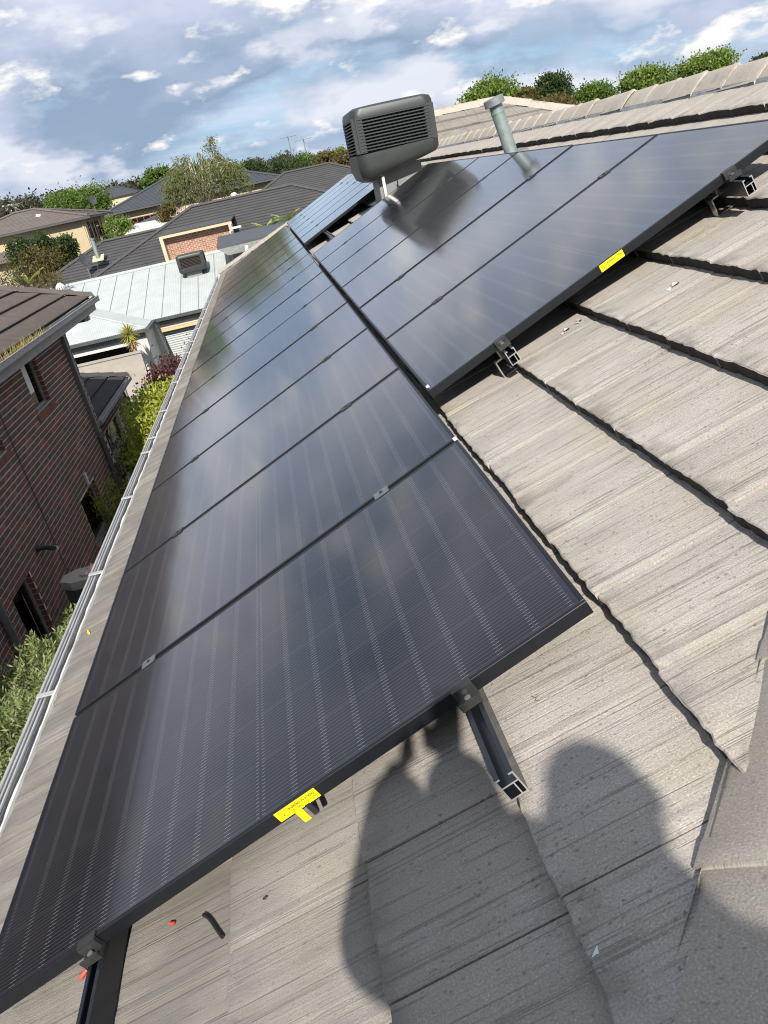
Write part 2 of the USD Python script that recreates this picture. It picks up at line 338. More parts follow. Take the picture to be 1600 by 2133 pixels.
plain('yellow_label', (0.75, 0.60, 0.0), 0.5, 0, 0.02)
plain('ink', (0.035, 0.028, 0.004), 0.6)
plain('foil', (0.62, 0.62, 0.63), 0.35, 0.3, 0.15, 60)
plain('black_mark', (0.01, 0.01, 0.01), 0.5)
plain('bark', (0.11, 0.085, 0.06), 0.9, 0, 0.35, 9, 0.5)
plain('pale_bark', (0.36, 0.31, 0.25), 0.9, 0, 0.3, 9)
plain('ground_soil', (0.105, 0.105, 0.062), 0.95, 0, 0.35, 0.35, 0.3, 0.2)
plain('concrete', (0.33, 0.32, 0.30), 0.9, 0, 0.15, 2)
plain('skin', (0.45, 0.28, 0.20), 0.55); plain('shirt', (0.05, 0.07, 0.12), 0.85); plain('trousers', (0.06, 0.055, 0.05), 0.9)
plain('hair', (0.03, 0.02, 0.015), 0.7); plain('phone_black', (0.02, 0.02, 0.02), 0.3)
plain('ridge_cap', (0.40, 0.355, 0.30), 0.92, 0, 0.30, 6.0, 0.5, 0.25, 220)
plain('ridge_cap_charcoal', (0.05, 0.048, 0.046), 0.85, 0, 0.2, 4)
plain('ridge_cap_brown', (0.095, 0.08, 0.072), 0.9, 0, 0.25, 4)
plain('house_roof_brown', (0.105, 0.088, 0.076), 0.9, 0, 0.25, 2.5)
plain('house_roof_charcoal', (0.046, 0.045, 0.045), 0.8, 0, 0.2, 1.5)
plain('house_roof_slate', (0.042, 0.047, 0.057), 0.75, 0, 0.2, 1.5)
plain('mortar_joint', (0.66, 0.60, 0.52), 0.95, 0, 0.12, 8)
plain('orange_brick', (0.36, 0.17, 0.09), 0.9, 0, 0.25, 3)
brickmat('brick', [(0.0, (0.10, 0.062, 0.047)), (0.55, (0.135, 0.080, 0.060)), (0.78, (0.145, 0.068, 0.054)), (0.92, (0.21, 0.075, 0.055)), (1.0, (0.30, 0.12, 0.06))])
brickmat('brick_red', [(0.0, (0.16, 0.055, 0.042)), (1.0, (0.24, 0.10, 0.05))])
brickmat('brick_tan', [(0.0, (0.20, 0.10, 0.065)), (1.0, (0.30, 0.155, 0.10))])
leafmat('leaf_shrub', [(0.11, 0.16, 0.05), (0.21, 0.27, 0.085), (0.31, 0.36, 0.15), (0.40, 0.42, 0.24)])
leafmat('leaf_hedge', [(0.18, 0.23, 0.03), (0.34, 0.38, 0.05), (0.48, 0.48, 0.09)])
leafmat('leaf_purple', [(0.045, 0.012, 0.018), (0.085, 0.022, 0.028), (0.11, 0.04, 0.03)], 0.25)
leafmat('leaf_maple', [(0.035, 0.075, 0.012), (0.085, 0.155, 0.022), (0.12, 0.19, 0.03), (0.17, 0.24, 0.05)])
leafmat('leaf_dark', [(0.022, 0.042, 0.012), (0.04, 0.075, 0.02), (0.065, 0.105, 0.025)])
leafmat('leaf_brown', [(0.09, 0.09, 0.025), (0.14, 0.12, 0.04), (0.16, 0.095, 0.045), (0.11, 0.13, 0.03)])
leafmat('leaf_willow', [(0.10, 0.125, 0.035), (0.15, 0.175, 0.055), (0.20, 0.20, 0.085)])
leafmat('leaf_bright', [(0.05, 0.09, 0.015), (0.12, 0.19, 0.03), (0.19, 0.27, 0.045), (0.26, 0.31, 0.08)])
leafmat('leaf_gum', [(0.040, 0.042, 0.022), (0.06, 0.06, 0.032), (0.085, 0.075, 0.045)], 0.2)
leafmat('leaf_banana', [(0.22, 0.30, 0.10), (0.34, 0.40, 0.16), (0.42, 0.40, 0.16)])
leafmat('leaf_yucca', [(0.26, 0.30, 0.05), (0.42, 0.40, 0.08), (0.50, 0.42, 0.10)])
leafmat('leaf_dry', [(0.38, 0.20, 0.09), (0.46, 0.30, 0.16)])
leafmat('leaf_flower', [(0.35, 0.06, 0.12), (0.45, 0.2, 0.12)])
leafmat('grass_dry', [(0.36, 0.27, 0.10), (0.44, 0.34, 0.14), (0.26, 0.26, 0.06)])
def glassmat():
    g = G(); f = g.add('fresnel', IOR=1.5) + '.fac'
    a = g.add('transparent_bsdf', color=(0.55, 0.6, 0.6)); b = g.add('glossy_bsdf', color=(1, 1, 1), roughness=0.03)
    M['window_glass'] = g.done('window_glass', g.add('mix_closure', fac=f, closure1=a + '.BSDF', closure2=b + '.BSDF') + '.closure')
glassmat()

# ------------------------------------------------------------------ ground
def gz(y): return np.interp(y, [-80, 26, 60, 150, 260, 1600], [-4.9, -4.9, -3.7, -1.6, -0.6, -0.6])
ys = np.r_[-60, np.linspace(-20, 60, 41), np.linspace(70, 300, 30), 600, 1600]; xs = np.r_[-900, np.linspace(-120, 120, 41), 900]
gx, gy = np.meshgrid(xs, ys); gzv = gz(gy)
nx, ny = len(xs), len(ys); idx = np.arange(nx * ny).reshape(ny, nx)
gf = np.stack([idx[:-1, :-1], idx[:-1, 1:], idx[1:, 1:], idx[1:, :-1]], -1).reshape(-1, 4)
lone('ground', (np.stack([gx, gy, gzv], -1).reshape(-1, 3), gf), 'ground_soil', 'brown green suburban ground below the roofs', 'ground', kind='structure')
lone('side_path', MB().box((-2.6, -6, -4.92), (-0.3, 24, -4.88)), 'concrete', 'narrow pale concrete path between the two houses', 'path', kind='structure')

# ------------------------------------------------------------------ own house: tiles, caps, gutter, walls
PITCH, TW, S0, U0 = 0.3605, 0.302, -0.47, 1.07
HIPC, HIPF = 2.30, 20.6                 # near hip: x = y + HIPC ; far hip: x = HIPF - y
U_R = 4.38; X_R = U_R * math.cos(TH) + 0.12 * math.sin(TH)
house = thing('house', 'tiled roof house in the foreground, carrying the solar panels', 'house')
deck = MB()
def deckface(pts, off=0.0): deck.slab(pts, (0, 0, -0.04))
T = math.tan(TH)
def zroof(x): return x * T - 0.215
yn, yf = X_R - HIPC, HIPF - X_R
E0 = -0.30
deckface([(E0, E0 - HIPC, zroof(E0)), (X_R, yn, zroof(X_R)), (X_R, yf, zroof(X_R)), (E0, HIPF - E0, zroof(E0))])
XB = 2 * X_R - E0
deckface([(XB, E0 - HIPC, zroof(E0)), (XB, HIPF - E0, zroof(E0)), (X_R + .002, yf, zroof(X_R)), (X_R + .002, yn, zroof(X_R))])
deckface([(E0 + .01, E0 - HIPC - .004, zroof(E0)), (XB, E0 - HIPC - .004, zroof(E0)), (X_R, yn - .004, zroof(X_R))])
deckface([(XB, HIPF - E0 + .004, zroof(E0)), (E0, HIPF - E0 + .004, zroof(E0)), (X_R, yf + .004, zroof(X_R))])
roof = part(house, 'roof', deck, 'batten_dark')
part(house, 'wall', MB().box((0.15, E0 - HIPC + .5, -4.9), (XB - .5, HIPF - E0 - .5, -0.42)), 'brick_red')

def tile_geom(uf, s0, jit):
    """one flat concrete tile with a bowed top, a thick ragged leading edge and thin sides (roof coordinates)"""
    ns = 15; us = np.array([0.0, 0.004, 0.03, 0.18, PITCH + 0.02]); nu = len(us)
    t = np.linspace(0, 1, ns); s = s0 + 0.0018 + t * (TW - 0.0036)
    bow = 0.0065 * np.sin(np.pi * np.clip(t * 1.12 - 0.06, 0, 1)) + jit[0] * (t - .5) + 0.005 * np.exp(-((t - .06) / .05) ** 2)
    rag = meshkit.noise(np.c_[s * 55, np.full(ns, uf * 9), np.zeros(ns)], 3) - .5; rag2 = meshkit.noise(np.c_[s * 90, np.full(ns, uf * 7), np.ones(ns)], 5) - .5
    U = uf + us[:, None] + np.where(us[:, None] < .02, (rag * 0.008 + jit[1])[None], 0)
    N = -0.108 - 0.044 * us[:, None] / PITCH + bow[None] * (1 - 0.6 * us[:, None] / PITCH) + np.where(us[:, None] < .001, -0.0035 + rag2[None] * 0.004, 0)
    Sg = np.broadcast_to(s, (nu, ns)); P = np.stack([U, Sg, N], -1)
    i = np.arange(nu * ns).reshape(nu, ns)
    topf = np.stack([i[:-1, :-1], i[1:, :-1], i[1:, 1:], i[:-1, 1:]], -1).reshape(-1, 4)
    lo = P[0].copy(); lo[:, 2] = -0.1500 + bow * 0.45 + rag2 * .003; lo[:, 0] += 0.002 + rag2 * 0.004
    bv = np.vstack([P[0], lo]); k = np.arange(ns)
    bf = np.stack([k[:-1], k[1:], k[1:] + ns, k[:-1] + ns], -1)
    sv, sf = [], []
    for e, flip in ((0, False), (ns - 1, True)):
        a = P[:, e]; b = a.copy(); b[:, 2] -= 0.036
        q = np.array([[j, j + 1, j + 1 + nu, j + nu] for j in range(nu - 1)]) + len(sv) * 2 * nu
        sf.append(q[:, ::-1] if flip else q); sv.append(np.vstack([a, b]))
    return P.reshape(-1, 3), topf, bv, bf, np.vstack(sv), np.vstack(sf)
def tri(f): return np.vstack([f[:, [0, 1, 2]], f[:, [0, 2, 3]]]) if f.shape[1] == 4 else f
def clipf(v, f, nrm, o):
    if len(f) == 0 or ((v - o) @ nrm >= 0).all(): return v, f
    r = trimesh.intersections.slice_faces_plane(v, f, nrm, o); return r[0], r[1]
def make_tile(uf, s0, clips):
    a = tile_geom(uf, s0, (random.uniform(-.007, .007), random.uniform(-.004, .004)))
    vs, fs, uvs, n = [], [], [], 0
    for v, f, butt in ((a[0], a[1], 0), (a[2], a[3], 1), (a[4], a[5], 0)):
        w, t = rf(v), tri(f)
        for nr, o in clips: w, t = clipf(w, t, nr, o)
        if len(t) == 0: continue
        q = w @ W3.T; uv = q[:, :2].copy()
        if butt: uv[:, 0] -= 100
        vs.append(w); fs.append(t + n); uvs.append(uv); n += len(w)
    if not vs: return None
    return np.vstack(vs), np.vstack(fs), np.vstack(uvs)
q2 = 1 / math.sqrt(2)
CL_NEAR = (np.array([-q2, q2, 0]), np.array([HIPC + 0.02, 0, 0.0]))
CL_FAR = (np.array([-q2, -q2, 0]), np.array([HIPF - 0.02, 0, 0.0]))
hid_v, hid_f, hid_uv, hid_n = [], [], [], 0
for kc in range(-4, 9):
    uf = U0 + kc * PITCH; x_mid = (uf + PITCH) * math.cos(TH)
    smin, smax = uf * math.cos(TH) - HIPC - 0.1, HIPF - uf * math.cos(TH) + 0.1
    for ks in range(int((smin - S0) // TW), int((smax - S0) // TW) + 1):
        s0 = S0 + ks * TW; s1 = s0 + TW
        cl = []
        if (uf + .4) * math.cos(TH) + .06 - HIPC > s0: cl.append(CL_NEAR)
        if HIPF - (uf + .4) * math.cos(TH) - .1 < s1: cl.append(CL_FAR)
        if kc == 8: cl.append((np.array([-1.0, 0, 0]), np.array([X_R - 0.01, 0, 0])))
        g = make_tile(uf, s0, cl)
        if g is None or len(g[1]) < 4: continue
        seen = kc == -4 or (kc <= 1 and s0 < 0.25) or (kc == 2 and s0 < 2.0) or (3 <= kc <= 6 and (s0 < 2.15 or 8.2 < s0 < 10.7)) or (kc >= 7 and s0 < 14)
        if kc < 2 and s0 > 0.25 and kc > -4: seen = False
        pxy = project(g[0].mean(0))[0]
        if not (-150 < pxy[0] < 1760 and -200 < pxy[1] < 2300): seen = False
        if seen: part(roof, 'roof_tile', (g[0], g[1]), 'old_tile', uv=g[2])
        else:
            hid_v.append(g[0]); hid_f.append(g[1] + hid_n); hid_uv.append(g[2]); hid_n += len(g[0])
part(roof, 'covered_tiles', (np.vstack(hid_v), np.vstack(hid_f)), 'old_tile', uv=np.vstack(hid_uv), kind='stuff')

def stepped_face(mb, eL, eR, rR, rL, expo, butt=0.03, lift=0.0):
    """a planar roof face built as overlapping courses: eave left, eave right, ridge right, ridge left"""
    eL, eR, rR, rL = map(lambda p: np.asarray(p, float), (eL, eR, rR, rL))
    n = np.cross(eR - eL, (rL + rR) / 2 - eL); n /= np.linalg.norm(n)
    if n[2] < 0: n = -n
    mid_e, mid_r = (eL + eR) / 2, (rL + rR) / 2
    along = (eR - eL) / np.linalg.norm(eR - eL); up = (mid_r - mid_e) - along * ((mid_r - mid_e) @ along); L = np.linalg.norm(up); N = max(2, int(round(L / expo)))
    for k in range(N):
        a, b = k / N, min(1.0, (k + 1) / N)
        p = [eL + (rL - eL) * a, eR + (rR - eR) * a, eR + (rR - eR) * b, eL + (rL - eL) * b]
        p0, p1, p2, p3 = p[0] + n * (butt + lift), p[1] + n * (butt + lift), p[2] + n * lift, p[3] + n * lift
        mb.add([p0, p1, p2, p3, p[0] + n * lift, p[1] + n * lift], [[0, 1, 2, 3], [4, 5, 1, 0]])
hf = MB()
stepped_face(hf, (E0 - .1, E0 - HIPC - .1, zroof(E0 - .1)), (XB + .1, E0 - HIPC - .1, zroof(E0 - .1)), (X_R + .02, yn - .02, zroof(X_R)), (X_R - .02, yn - .02, zroof(X_R)), 0.36, 0.034, 0.045)
stepped_face(hf, (XB + .1, E0 - HIPC - .1, zroof(E0 - .1)), (XB + .1, HIPF - E0 + .1, zroof(E0 - .1)), (X_R + .03, yf, zroof(X_R)), (X_R + .03, yn, zroof(X_R)), 0.36, 0.034, 0.045)
stepped_face(hf, (XB + .1, HIPF - E0 + .1, zroof(E0 - .1)), (E0 - .1, HIPF - E0 + .1, zroof(E0 - .1)), (X_R, yf + .02, zroof(X_R)), (X_R, yf + .02, zroof(X_R)), 0.36, 0.034, 0.045)
part(roof, 'far_slope_tiles', hf, 'house_roof_brown', kind='stuff')

def cap_run(parent, name, p0, p1, left, right, half, rise, seg, mat, mortar=None, drop=0.0, seed=1, lapm=None, pw=1.6):
    """ridge or hip caps laid along p0 to p1, each overlapping the next; left / right are the downhill directions of both slopes"""
    p0, p1 = np.asarray(p0, float), np.asarray(p1, float); d = p1 - p0; L = np.linalg.norm(d); d /= L; n = int(math.ceil(L / seg))
    up = np.array([0, 0, 1.0]); up = up - d * (up @ d); up /= np.linalg.norm(up)
    rr = random.Random(seed); left, right = np.asarray(left, float), np.asarray(right, float)
    for k in range(n):
        a, b = k * seg - 0.03, min((k + 1) * seg, L)
        prof = []
        for t in np.linspace(-1, 1, 9):
            side = left if t < 0 else right; w = abs(t)
            hgt = rise * (1 - w ** pw)
            prof.append(side * half * w + up * hgt)
        prof = np.array(prof); dj = np.array([0, 0, rr.uniform(-.004, .004)]); tw = rr.uniform(-.006, .006)
        secs = []
        for q, sc, zz in ((a, 1.02, .0075), (a + .045, 1.02, .007), (a + .052, 1.01, .004), (b, 1.0, -.004)):
            secs.append(p0 + d * q + prof * sc + up * zz + dj + tw * np.cross(d, up))
        V = np.vstack(secs + [secs[0] - up * 0.016, secs[-1] - up * 0.02]); m = 9; F = []
        for i in range(3):
            for j in range(m - 1): F.append([i * m + j, (i + 1) * m + j, (i + 1) * m + j + 1, i * m + j + 1])
        for j in range(m - 1): F.append([4 * m + j, j, j + 1, 4 * m + j + 1]); F.append([3 * m + j, 5 * m + j, 5 * m + j + 1, 3 * m + j + 1])
        tq = np.linspace(-half, half, m); qa = np.r_[[a] * m, [a + .045] * m, [a + .05] * m, [b] * m, [a] * m, [b] * m]
        part(parent, name, (V, np.array(F)), mat, smooth=True if mat == 'cap_tile' else 40, uv=np.c_[np.tile(tq, 6) * .9 + 3 + k, qa * 1.0] if mat == 'cap_tile' else None)
        if lapm and k in lapm:
            w0 = [p0 + d * q + prof * 1.012 + up * zz + dj for q, zz in ((a - .014, .002), (a - .010, .0095), (a + .028, .0075), (a + .034, .002))]; i0 = np.arange(m - 1)
            part(parent, 'lap_mortar', (np.vstack(w0), np.vstack([np.stack([i0 + r * m, i0 + (r + 1) * m, i0 + (r + 1) * m + 1, i0 + r * m + 1], -1) for r in range(3)])), 'mortar_grey', smooth=40)
    if mortar:
        mb = MB(); steps = max(8, int(L / 0.05)); t = np.linspace(0, L, steps)
        for side in (left, right):
            w = 0.012 * (meshkit.noise(np.c_[t * 14, t * 0, t * 0 + 1], 4) - .3)
            top = p0 + t[:, None] * d + side * (half - 0.005) + up * 0.012; lo = p0 + t[:, None] * d + side * (half + 0.012 + w)[:, None] - up * drop
            i = np.arange(steps - 1); mb.add(np.vstack([top, lo]), np.stack([i, i + 1, i + 1 + steps, i + steps], -1))
        part(parent, 'mortar_bedding', mb, mortar)
dl = np.array([-math.cos(TH), 0, -math.sin(TH)])
zc = lambda x: x * T - 0.131
# ridge along +Y
cap_run(roof, 'ridge_tile', (X_R, yn, zc(X_R) - .012), (X_R, yf, zc(X_R) - .012), dl, dl * [-1, 1, 1], 0.125, 0.058, 0.335, 'cap_tile', 'mortar_grey', 0.035)
# near hip: from the eave corner up to the ridge end
hl = np.array([-q2, q2, -0.02]) ; hl = np.array([-q2, q2, -T * q2]); hl /= np.linalg.norm(hl); hr = np.array([q2, -q2, -T * q2]); hr /= np.linalg.norm(hr)
hip0, hip1 = np.array([0.45, 0.45 - HIPC, zc(0.45) - .01]), np.array([X_R, yn, zc(X_R) - .01])
cap_run(roof, 'hip_tile', hip0 + (hip1 - hip0) / np.linalg.norm(hip1 - hip0) * 0.20, hip1, hl, hr, 0.150, 0.074, 0.405, 'cap_tile', 'mortar_grey', 0.05, lapm=(3,), pw=1.25)
fl = np.array([-q2, -q2, -T * q2]); fl /= np.linalg.norm(fl); fr = np.array([q2, q2, -T * q2]); fr /= np.linalg.norm(fr)
cap_run(roof, 'hip_tile', (E0 - .05, HIPF - E0 + .05, zc(E0 - .05)), (X_R, yf, zc(X_R)), fl, fr, 0.13, 0.075, 0.38, 'cap_tile')

# gutter and eave
YG0, YG1 = -2.9, 21.1
gut = MB(); prof = np.array([(-0.350, -0.335), (-0.352, -0.462), (-0.372, -0.470), (-0.478, -0.470), (-0.492, -0.462), (-0.496, -0.405), (-0.488, -0.392), (-0.482, -0.396), (-0.486, -0.408), (-0.484, -0.455), (-0.372, -0.462), (-0.358, -0.455), (-0.356, -0.335)])
gp = len(prof); V = np.vstack([np.c_[prof[:, 0], np.full(gp, y), prof[:, 1]] for y in (YG0, YG1)]); F = [[i, (i + 1) % gp, (i + 1) % gp + gp, i + gp] for i in range(gp)]
gut.add(V, F); gutter = part(house, 'gutter', gut, 'gutter_grey')
lip = MB(); lip.tube([(-0.500, YG0, -0.392), (-0.500, YG1, -0.392)], 0.0085, 8); lip.tube([(-0.470, YG0, -0.404), (-0.470, YG1, -0.404)], 0.0065, 6); part(gutter, 'gutter_lip', lip, 'gutter_trim', smooth=50)
yy = 0.6
while yy < 9: part(gutter, 'overflow_slot', MB().box((-0.4835, yy, -0.4405), (-0.4815, yy + random.uniform(.09, .15), -0.4355)), 'white_plastic'); yy += 0.19  # solid white dashes stand in for daylight showing through the overflow slots
for y in [0.72, 1.967, 3.253, 4.564, 5.70, 6.153, 7.149, 8.504, 9.3, 10.4, 11.3, 12.5, 13.6, 14.8, 15.9, 17.1, 18.2, 19.4]:
    b = MB(); b.box((-0.497, y - .014, -0.385), (-0.338, y + .014, -0.377)); b.box((-0.505, y - .014, -0.41), (-0.497, y + .014, -0.377)); part(gutter, 'gutter_strap', b, 'gutter_trim')
part(house, 'fascia', MB().box((-0.349, YG0, -0.53), (-0.325, YG1, -0.30)), 'fascia_grey')
part(house, 'soffit', MB().box((-0.324, YG0, -0.53), (0.16, YG1, -0.515)), 'soffit_white')
t = np.linspace(YG0, YG1 - .4, 700); wav = 0.020 * meshkit.fbm(np.c_[t * 5.5, t * 0, t * 0], 4, 2) + 0.012 * np.abs(np.sin(np.pi * (t - S0) / TW)) ** .6
mo = MB(); i = np.arange(len(t) - 1); n_ = len(t)
mo.add(np.vstack([np.c_[-0.268 + 0 * t, t, -0.286 + 0 * t], np.c_[-0.347 - wav * .9, t, -0.306 - wav * .2], np.c_[-0.356 - wav * .9, t, -0.372 + 0 * t]]), np.vstack([np.stack([i, i + n_, i + 1 + n_, i + 1], -1), np.stack([i + n_, i + 2 * n_, i + 1 + 2 * n_, i + 1 + n_], -1)]))
part(house, 'eave_mortar', mo, 'white_mortar', smooth=True)

# the higher hipped roof behind the ridge
br = MB(); RZ, RY = 2.10, 12.6; z_e = RZ - 3.2 * T
stepped_face(br, (0.9, RY - 3.2, z_e), (8.65, RY - 3.2, z_e), (5.45, RY, RZ), (4.1, RY, RZ), 0.36, 0.034)
stepped_face(br, (8.65, RY - 3.2, z_e), (8.65, RY + 3.2, z_e), (5.45, RY, RZ), (5.45, RY, RZ), 0.36, 0.034)
stepped_face(br, (8.65, RY + 3.2, z_e), (3.4, RY + 3.2, z_e), (4.1, RY, RZ), (5.45, RY, RZ), 0.36, 0.034)
tb = MB()
v, f = br.arrays(); v2, f2 = clipf(v, f, np.array([1.0, 0, 0]), np.array([4.0, 0, 0]))
uvb = np.c_[v2[:, 1] * 1.1, v2[:, 0]]
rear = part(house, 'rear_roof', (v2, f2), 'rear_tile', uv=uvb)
part(house, 'rear_roof_base', MB().box((4.6, RY - 2.6, -4.9), (8.2, RY + 2.6, z_e + .06)), 'brick_red')
for k in range(9):       # single tiles on the part of the rear roof that shows above the ridge
    for c in range(3):
        x0 = 4.02 + k * 0.302; zz = RZ - (c + 1) * .3605 * math.sin(TH); y0 = RY - (c + 1) * .3605 * math.cos(TH)
        xr = 5.45 + (c + .5) * .33
        if x0 + .3 > xr: continue
        a = np.array([x0 + .002, y0, zz + .042]); ddir = np.array([0, math.cos(TH), math.sin(TH)]); nn = np.array([0, -math.sin(TH), math.cos(TH)])
        P = [a, a + [.298, 0, 0], a + [.298, 0, 0] + ddir * .36 - nn * .028, a + ddir * .36 - nn * .028]
        P = np.array(P); P[:2] += nn * random.uniform(-.003, .006); lo = P - nn * .03; m2 = MB().hexa(np.vstack([lo, P])); vv, ff = m2.arrays()
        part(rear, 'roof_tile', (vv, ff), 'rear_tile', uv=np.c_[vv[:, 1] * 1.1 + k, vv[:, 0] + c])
cap_run(rear, 'ridge_tile', (4.1, RY, RZ + .03), (5.45, RY, RZ + .03), (0, -math.cos(TH), -math.sin(TH)), (0, math.cos(TH), -math.sin(TH)), 0.12, 0.06, 0.335, 'cap_tile')
cap_run(rear, 'hip_tile', (8.65, RY - 3.2, z_e + .03), (5.45, RY, RZ + .03), np.array([-q2, -q2, -T * q2]), np.array([q2, q2, -T * q2]), 0.12, 0.06, 0.38, 'cap_tile')

# ------------------------------------------------------------------ solar panels
PL, PW, PP, FH = 1.762, 1.134, 1.154, 0.035
def plate(u0, s0, n): return RF(u0, s0, n)
def panel_matrix(u, s, n):
    o = u * UU + s * SS + n * NN
    return Gf.Matrix4d(*UU, 0, *SS, 0, *NN, 0, *o, 1)
def make_panel(name, label, group, u, s, n):
    p = numbered('/World/' + name); x = UsdGeom.Xform.Define(stage, p); x.AddTransformOp().Set(panel_matrix(u, s, n)); LOC[p] = np.zeros(3)
    t = tag(x.GetPrim(), label, 'solar panel', group); fr = MB(); lw = 0.011
    def bar(a, b, inner_axis, sgn):  # bevelled top edge
        (x0, y0), (x1, y1) = a, b; c = 0.0012
        fr.add([[x0, y0, -FH], [x1, y0, -FH], [x1, y1, -FH], [x0, y1, -FH], [x0, y0, -c], [x1, y0, -c], [x1, y1, -c], [x0, y1, -c], [x0 + c, y0 + c, 0], [x1 - c, y0 + c, 0], [x1 - c, y1 - c, 0], [x0 + c, y1 - c, 0]],
               np.vstack([BOXF[[0, 1]], BOXF[4:], BOXF[2:4] + 4, BOXF[4:] + 4]))
    bar((0, 0), (PL, lw), 1, 1); bar((0, PW - lw), (PL, PW), 1, -1); bar((0, lw), (lw, PW - lw), 0, 1); bar((PL - lw, lw), (PL, PW - lw), 0, -1)
    fr.box((lw, lw, -FH), (PL - lw, lw + .02, -FH + .002)); fr.box((lw, PW - lw - .02, -FH), (PL - lw, PW - lw, -FH + .002))
    part(t, 'frame', fr, 'black_frame')
    v = np.array([[lw, lw, -.0016], [PL - lw, lw, -.0016], [PL - lw, PW - lw, -.0016], [lw, PW - lw, -.0016]])
    part(t, 'glass_face', (v, np.array([[0, 1, 2, 3]])), 'solar_cells', uv=v[:, :2])
    part(t, 'backsheet', (v - [0, 0, .005], np.array([[3, 2, 1, 0]])), 'backsheet')
    part(t, 'junction_box', MB().box((PL / 2 - .03, PW / 2 - .05, -.027), (PL / 2 + .03, PW / 2 + .05, -.0075)), 'black_rubber')
    return t
ORD = ['nearest', 'second', 'third', 'fourth', 'fifth', 'sixth', 'seventh', 'eighth', 'ninth', 'tenth', 'eleventh', 'twelfth', 'thirteenth', 'fourteenth', 'farthest']
GRP = 'black solar panels on the tiled roof'
S_LOW, S_UP, S_UP2, U_UP, N_UP = 0.0, 1.65, 10.42, 1.79, 0.030
proto = make_panel('solar_panel', 'second black solar panel from the near end of the long lower row by the gutter', GRP, 0, PP, 0)
tilt = lambda: random.uniform(-.0016, .0016)
panels = {}
for k in range(15):
    if k == 1: continue
    lab = ('nearest black solar panel of the lower row, with a yellow warning label on its edge' if k == 0 else 'farthest black solar panel of the long lower row by the gutter' if k == 14 else f'{ORD[k]} black solar panel from the near end of the long lower row by the gutter')
    panels['L', k] = copy_of(proto, 'solar_panel', panel_matrix(0, k * PP, tilt()), lab, GRP)
for k in range(6):
    lab = 'nearest black solar panel of the upper row, with a yellow label beside bare tiles' if k == 0 else f'{ORD[k]} black solar panel from the near end of the upper row before the cooler'
    panels['U', k] = copy_of(proto, 'solar_panel', panel_matrix(U_UP, S_UP + k * PP, N_UP + tilt()), lab, GRP)
for k in range(6):
    lab = 'first black solar panel of the upper row beyond the evaporative cooler' if k == 0 else f'{ORD[k]} black solar panel of the upper row beyond the evaporative cooler' if k < 5 else 'last black solar panel of the upper row beyond the evaporative cooler'
    panels['F', k] = copy_of(proto, 'solar_panel', panel_matrix(U_UP, S_UP2 + k * PP, N_UP + tilt()), lab, GRP)
for key, p in panels.items():
    if key not in (('L', 0), ('U', 0)): p.SetInstanceable(True)

def label_on(panel, u0, u1, n0, n1, tail):
    """yellow warning label stuck on the near side of a frame, in panel coordinates"""
    y = -0.0012; L, H = u1 - u0, n1 - n0
    b = MB().box((u0, y, n0), (u1, -0.0002, n1)); lab = part(panel, 'warning_label', b, 'yellow_label', label='yellow warning label with black lettering')
    ink = MB()
    def put(text, h, x, z, bold, width):
        m = meshkit.text_mesh(text, h, 0.0003, bold); v = m.vertices.copy(); v[:, 0] *= width / v[:, 0].max()
        ink.add(np.c_[u0 + x + v[:, 0], y - 0.0002 - v[:, 2], n0 + z + v[:, 1]], m.faces)
    put('WARNING: PV STRING', H * .25, L * .30, H * .55, True, L * .64); put('DISCONNECTION POINT', H * .25, L * .30, H * .18, False, L * .66)
    a, c, d = np.array([u0 + L * .06, n0 + H * .14]), np.array([u0 + L * .25, n0 + H * .14]), np.array([u0 + L * .155, n0 + H * .82]); ce = (a + c + d) / 3
    for p, q in ((a, c), (c, d), (d, a)):
        p2, q2_ = p + (ce - p) * .16, q + (ce - q) * .16
        ink.add([[p[0], y - .0003, p[1]], [q[0], y - .0003, q[1]], [q2_[0], y - .0003, q2_[1]], [p2[0], y - .0003, p2[1]]], [[0, 1, 2, 3]])
    bolt = np.array([(.06, .30), (-.10, -.02), (0, 0), (-.06, -.28), (.12, .06), (.01, .05), (.10, .30)]) * [L * .30, H * .55]
    ink.add(np.c_[ce[0] + bolt[:, 0], np.full(7, y - .0004), ce[1] + bolt[:, 1]], [[0, 1, 5], [0, 5, 6], [1, 2, 5], [2, 3, 4], [2, 4, 5]])
    part(lab, 'lettering', ink, 'ink')
    if tail:
        tb_ = MB(); tb_.box((u0 + L * .36, -.004, n0 - .036), (u0 + L * .52, -.0028, n0 + .004)); part(panel, 'cable_tag', tb_, 'yellow_label', label='small yellow tag hanging below the warning label')
        kb = MB(); kb.box((u0 + L * .60, -.002, n0 - .036), (u0 + L * .72, .006, n0 + .002)); part(panel, 'connector_tab', kb, 'black_rubber')
label_on(panels['L', 0], 0.917, 1.030, -0.0305, -0.0015, True)
label_on(panels['U', 0], 2.619 - U_UP, 2.727 - U_UP, -0.0315, -0.0025, False)
for key, (u, s) in {('U', 0): (0.004, 0.045), ('L', 0): (PL - .012, PW + .006)}.items():
    part(panels[key], 'earth_clip', MB().box((u, s, -.002), (u + .013, s + .026, .0015)), 'white_plastic')

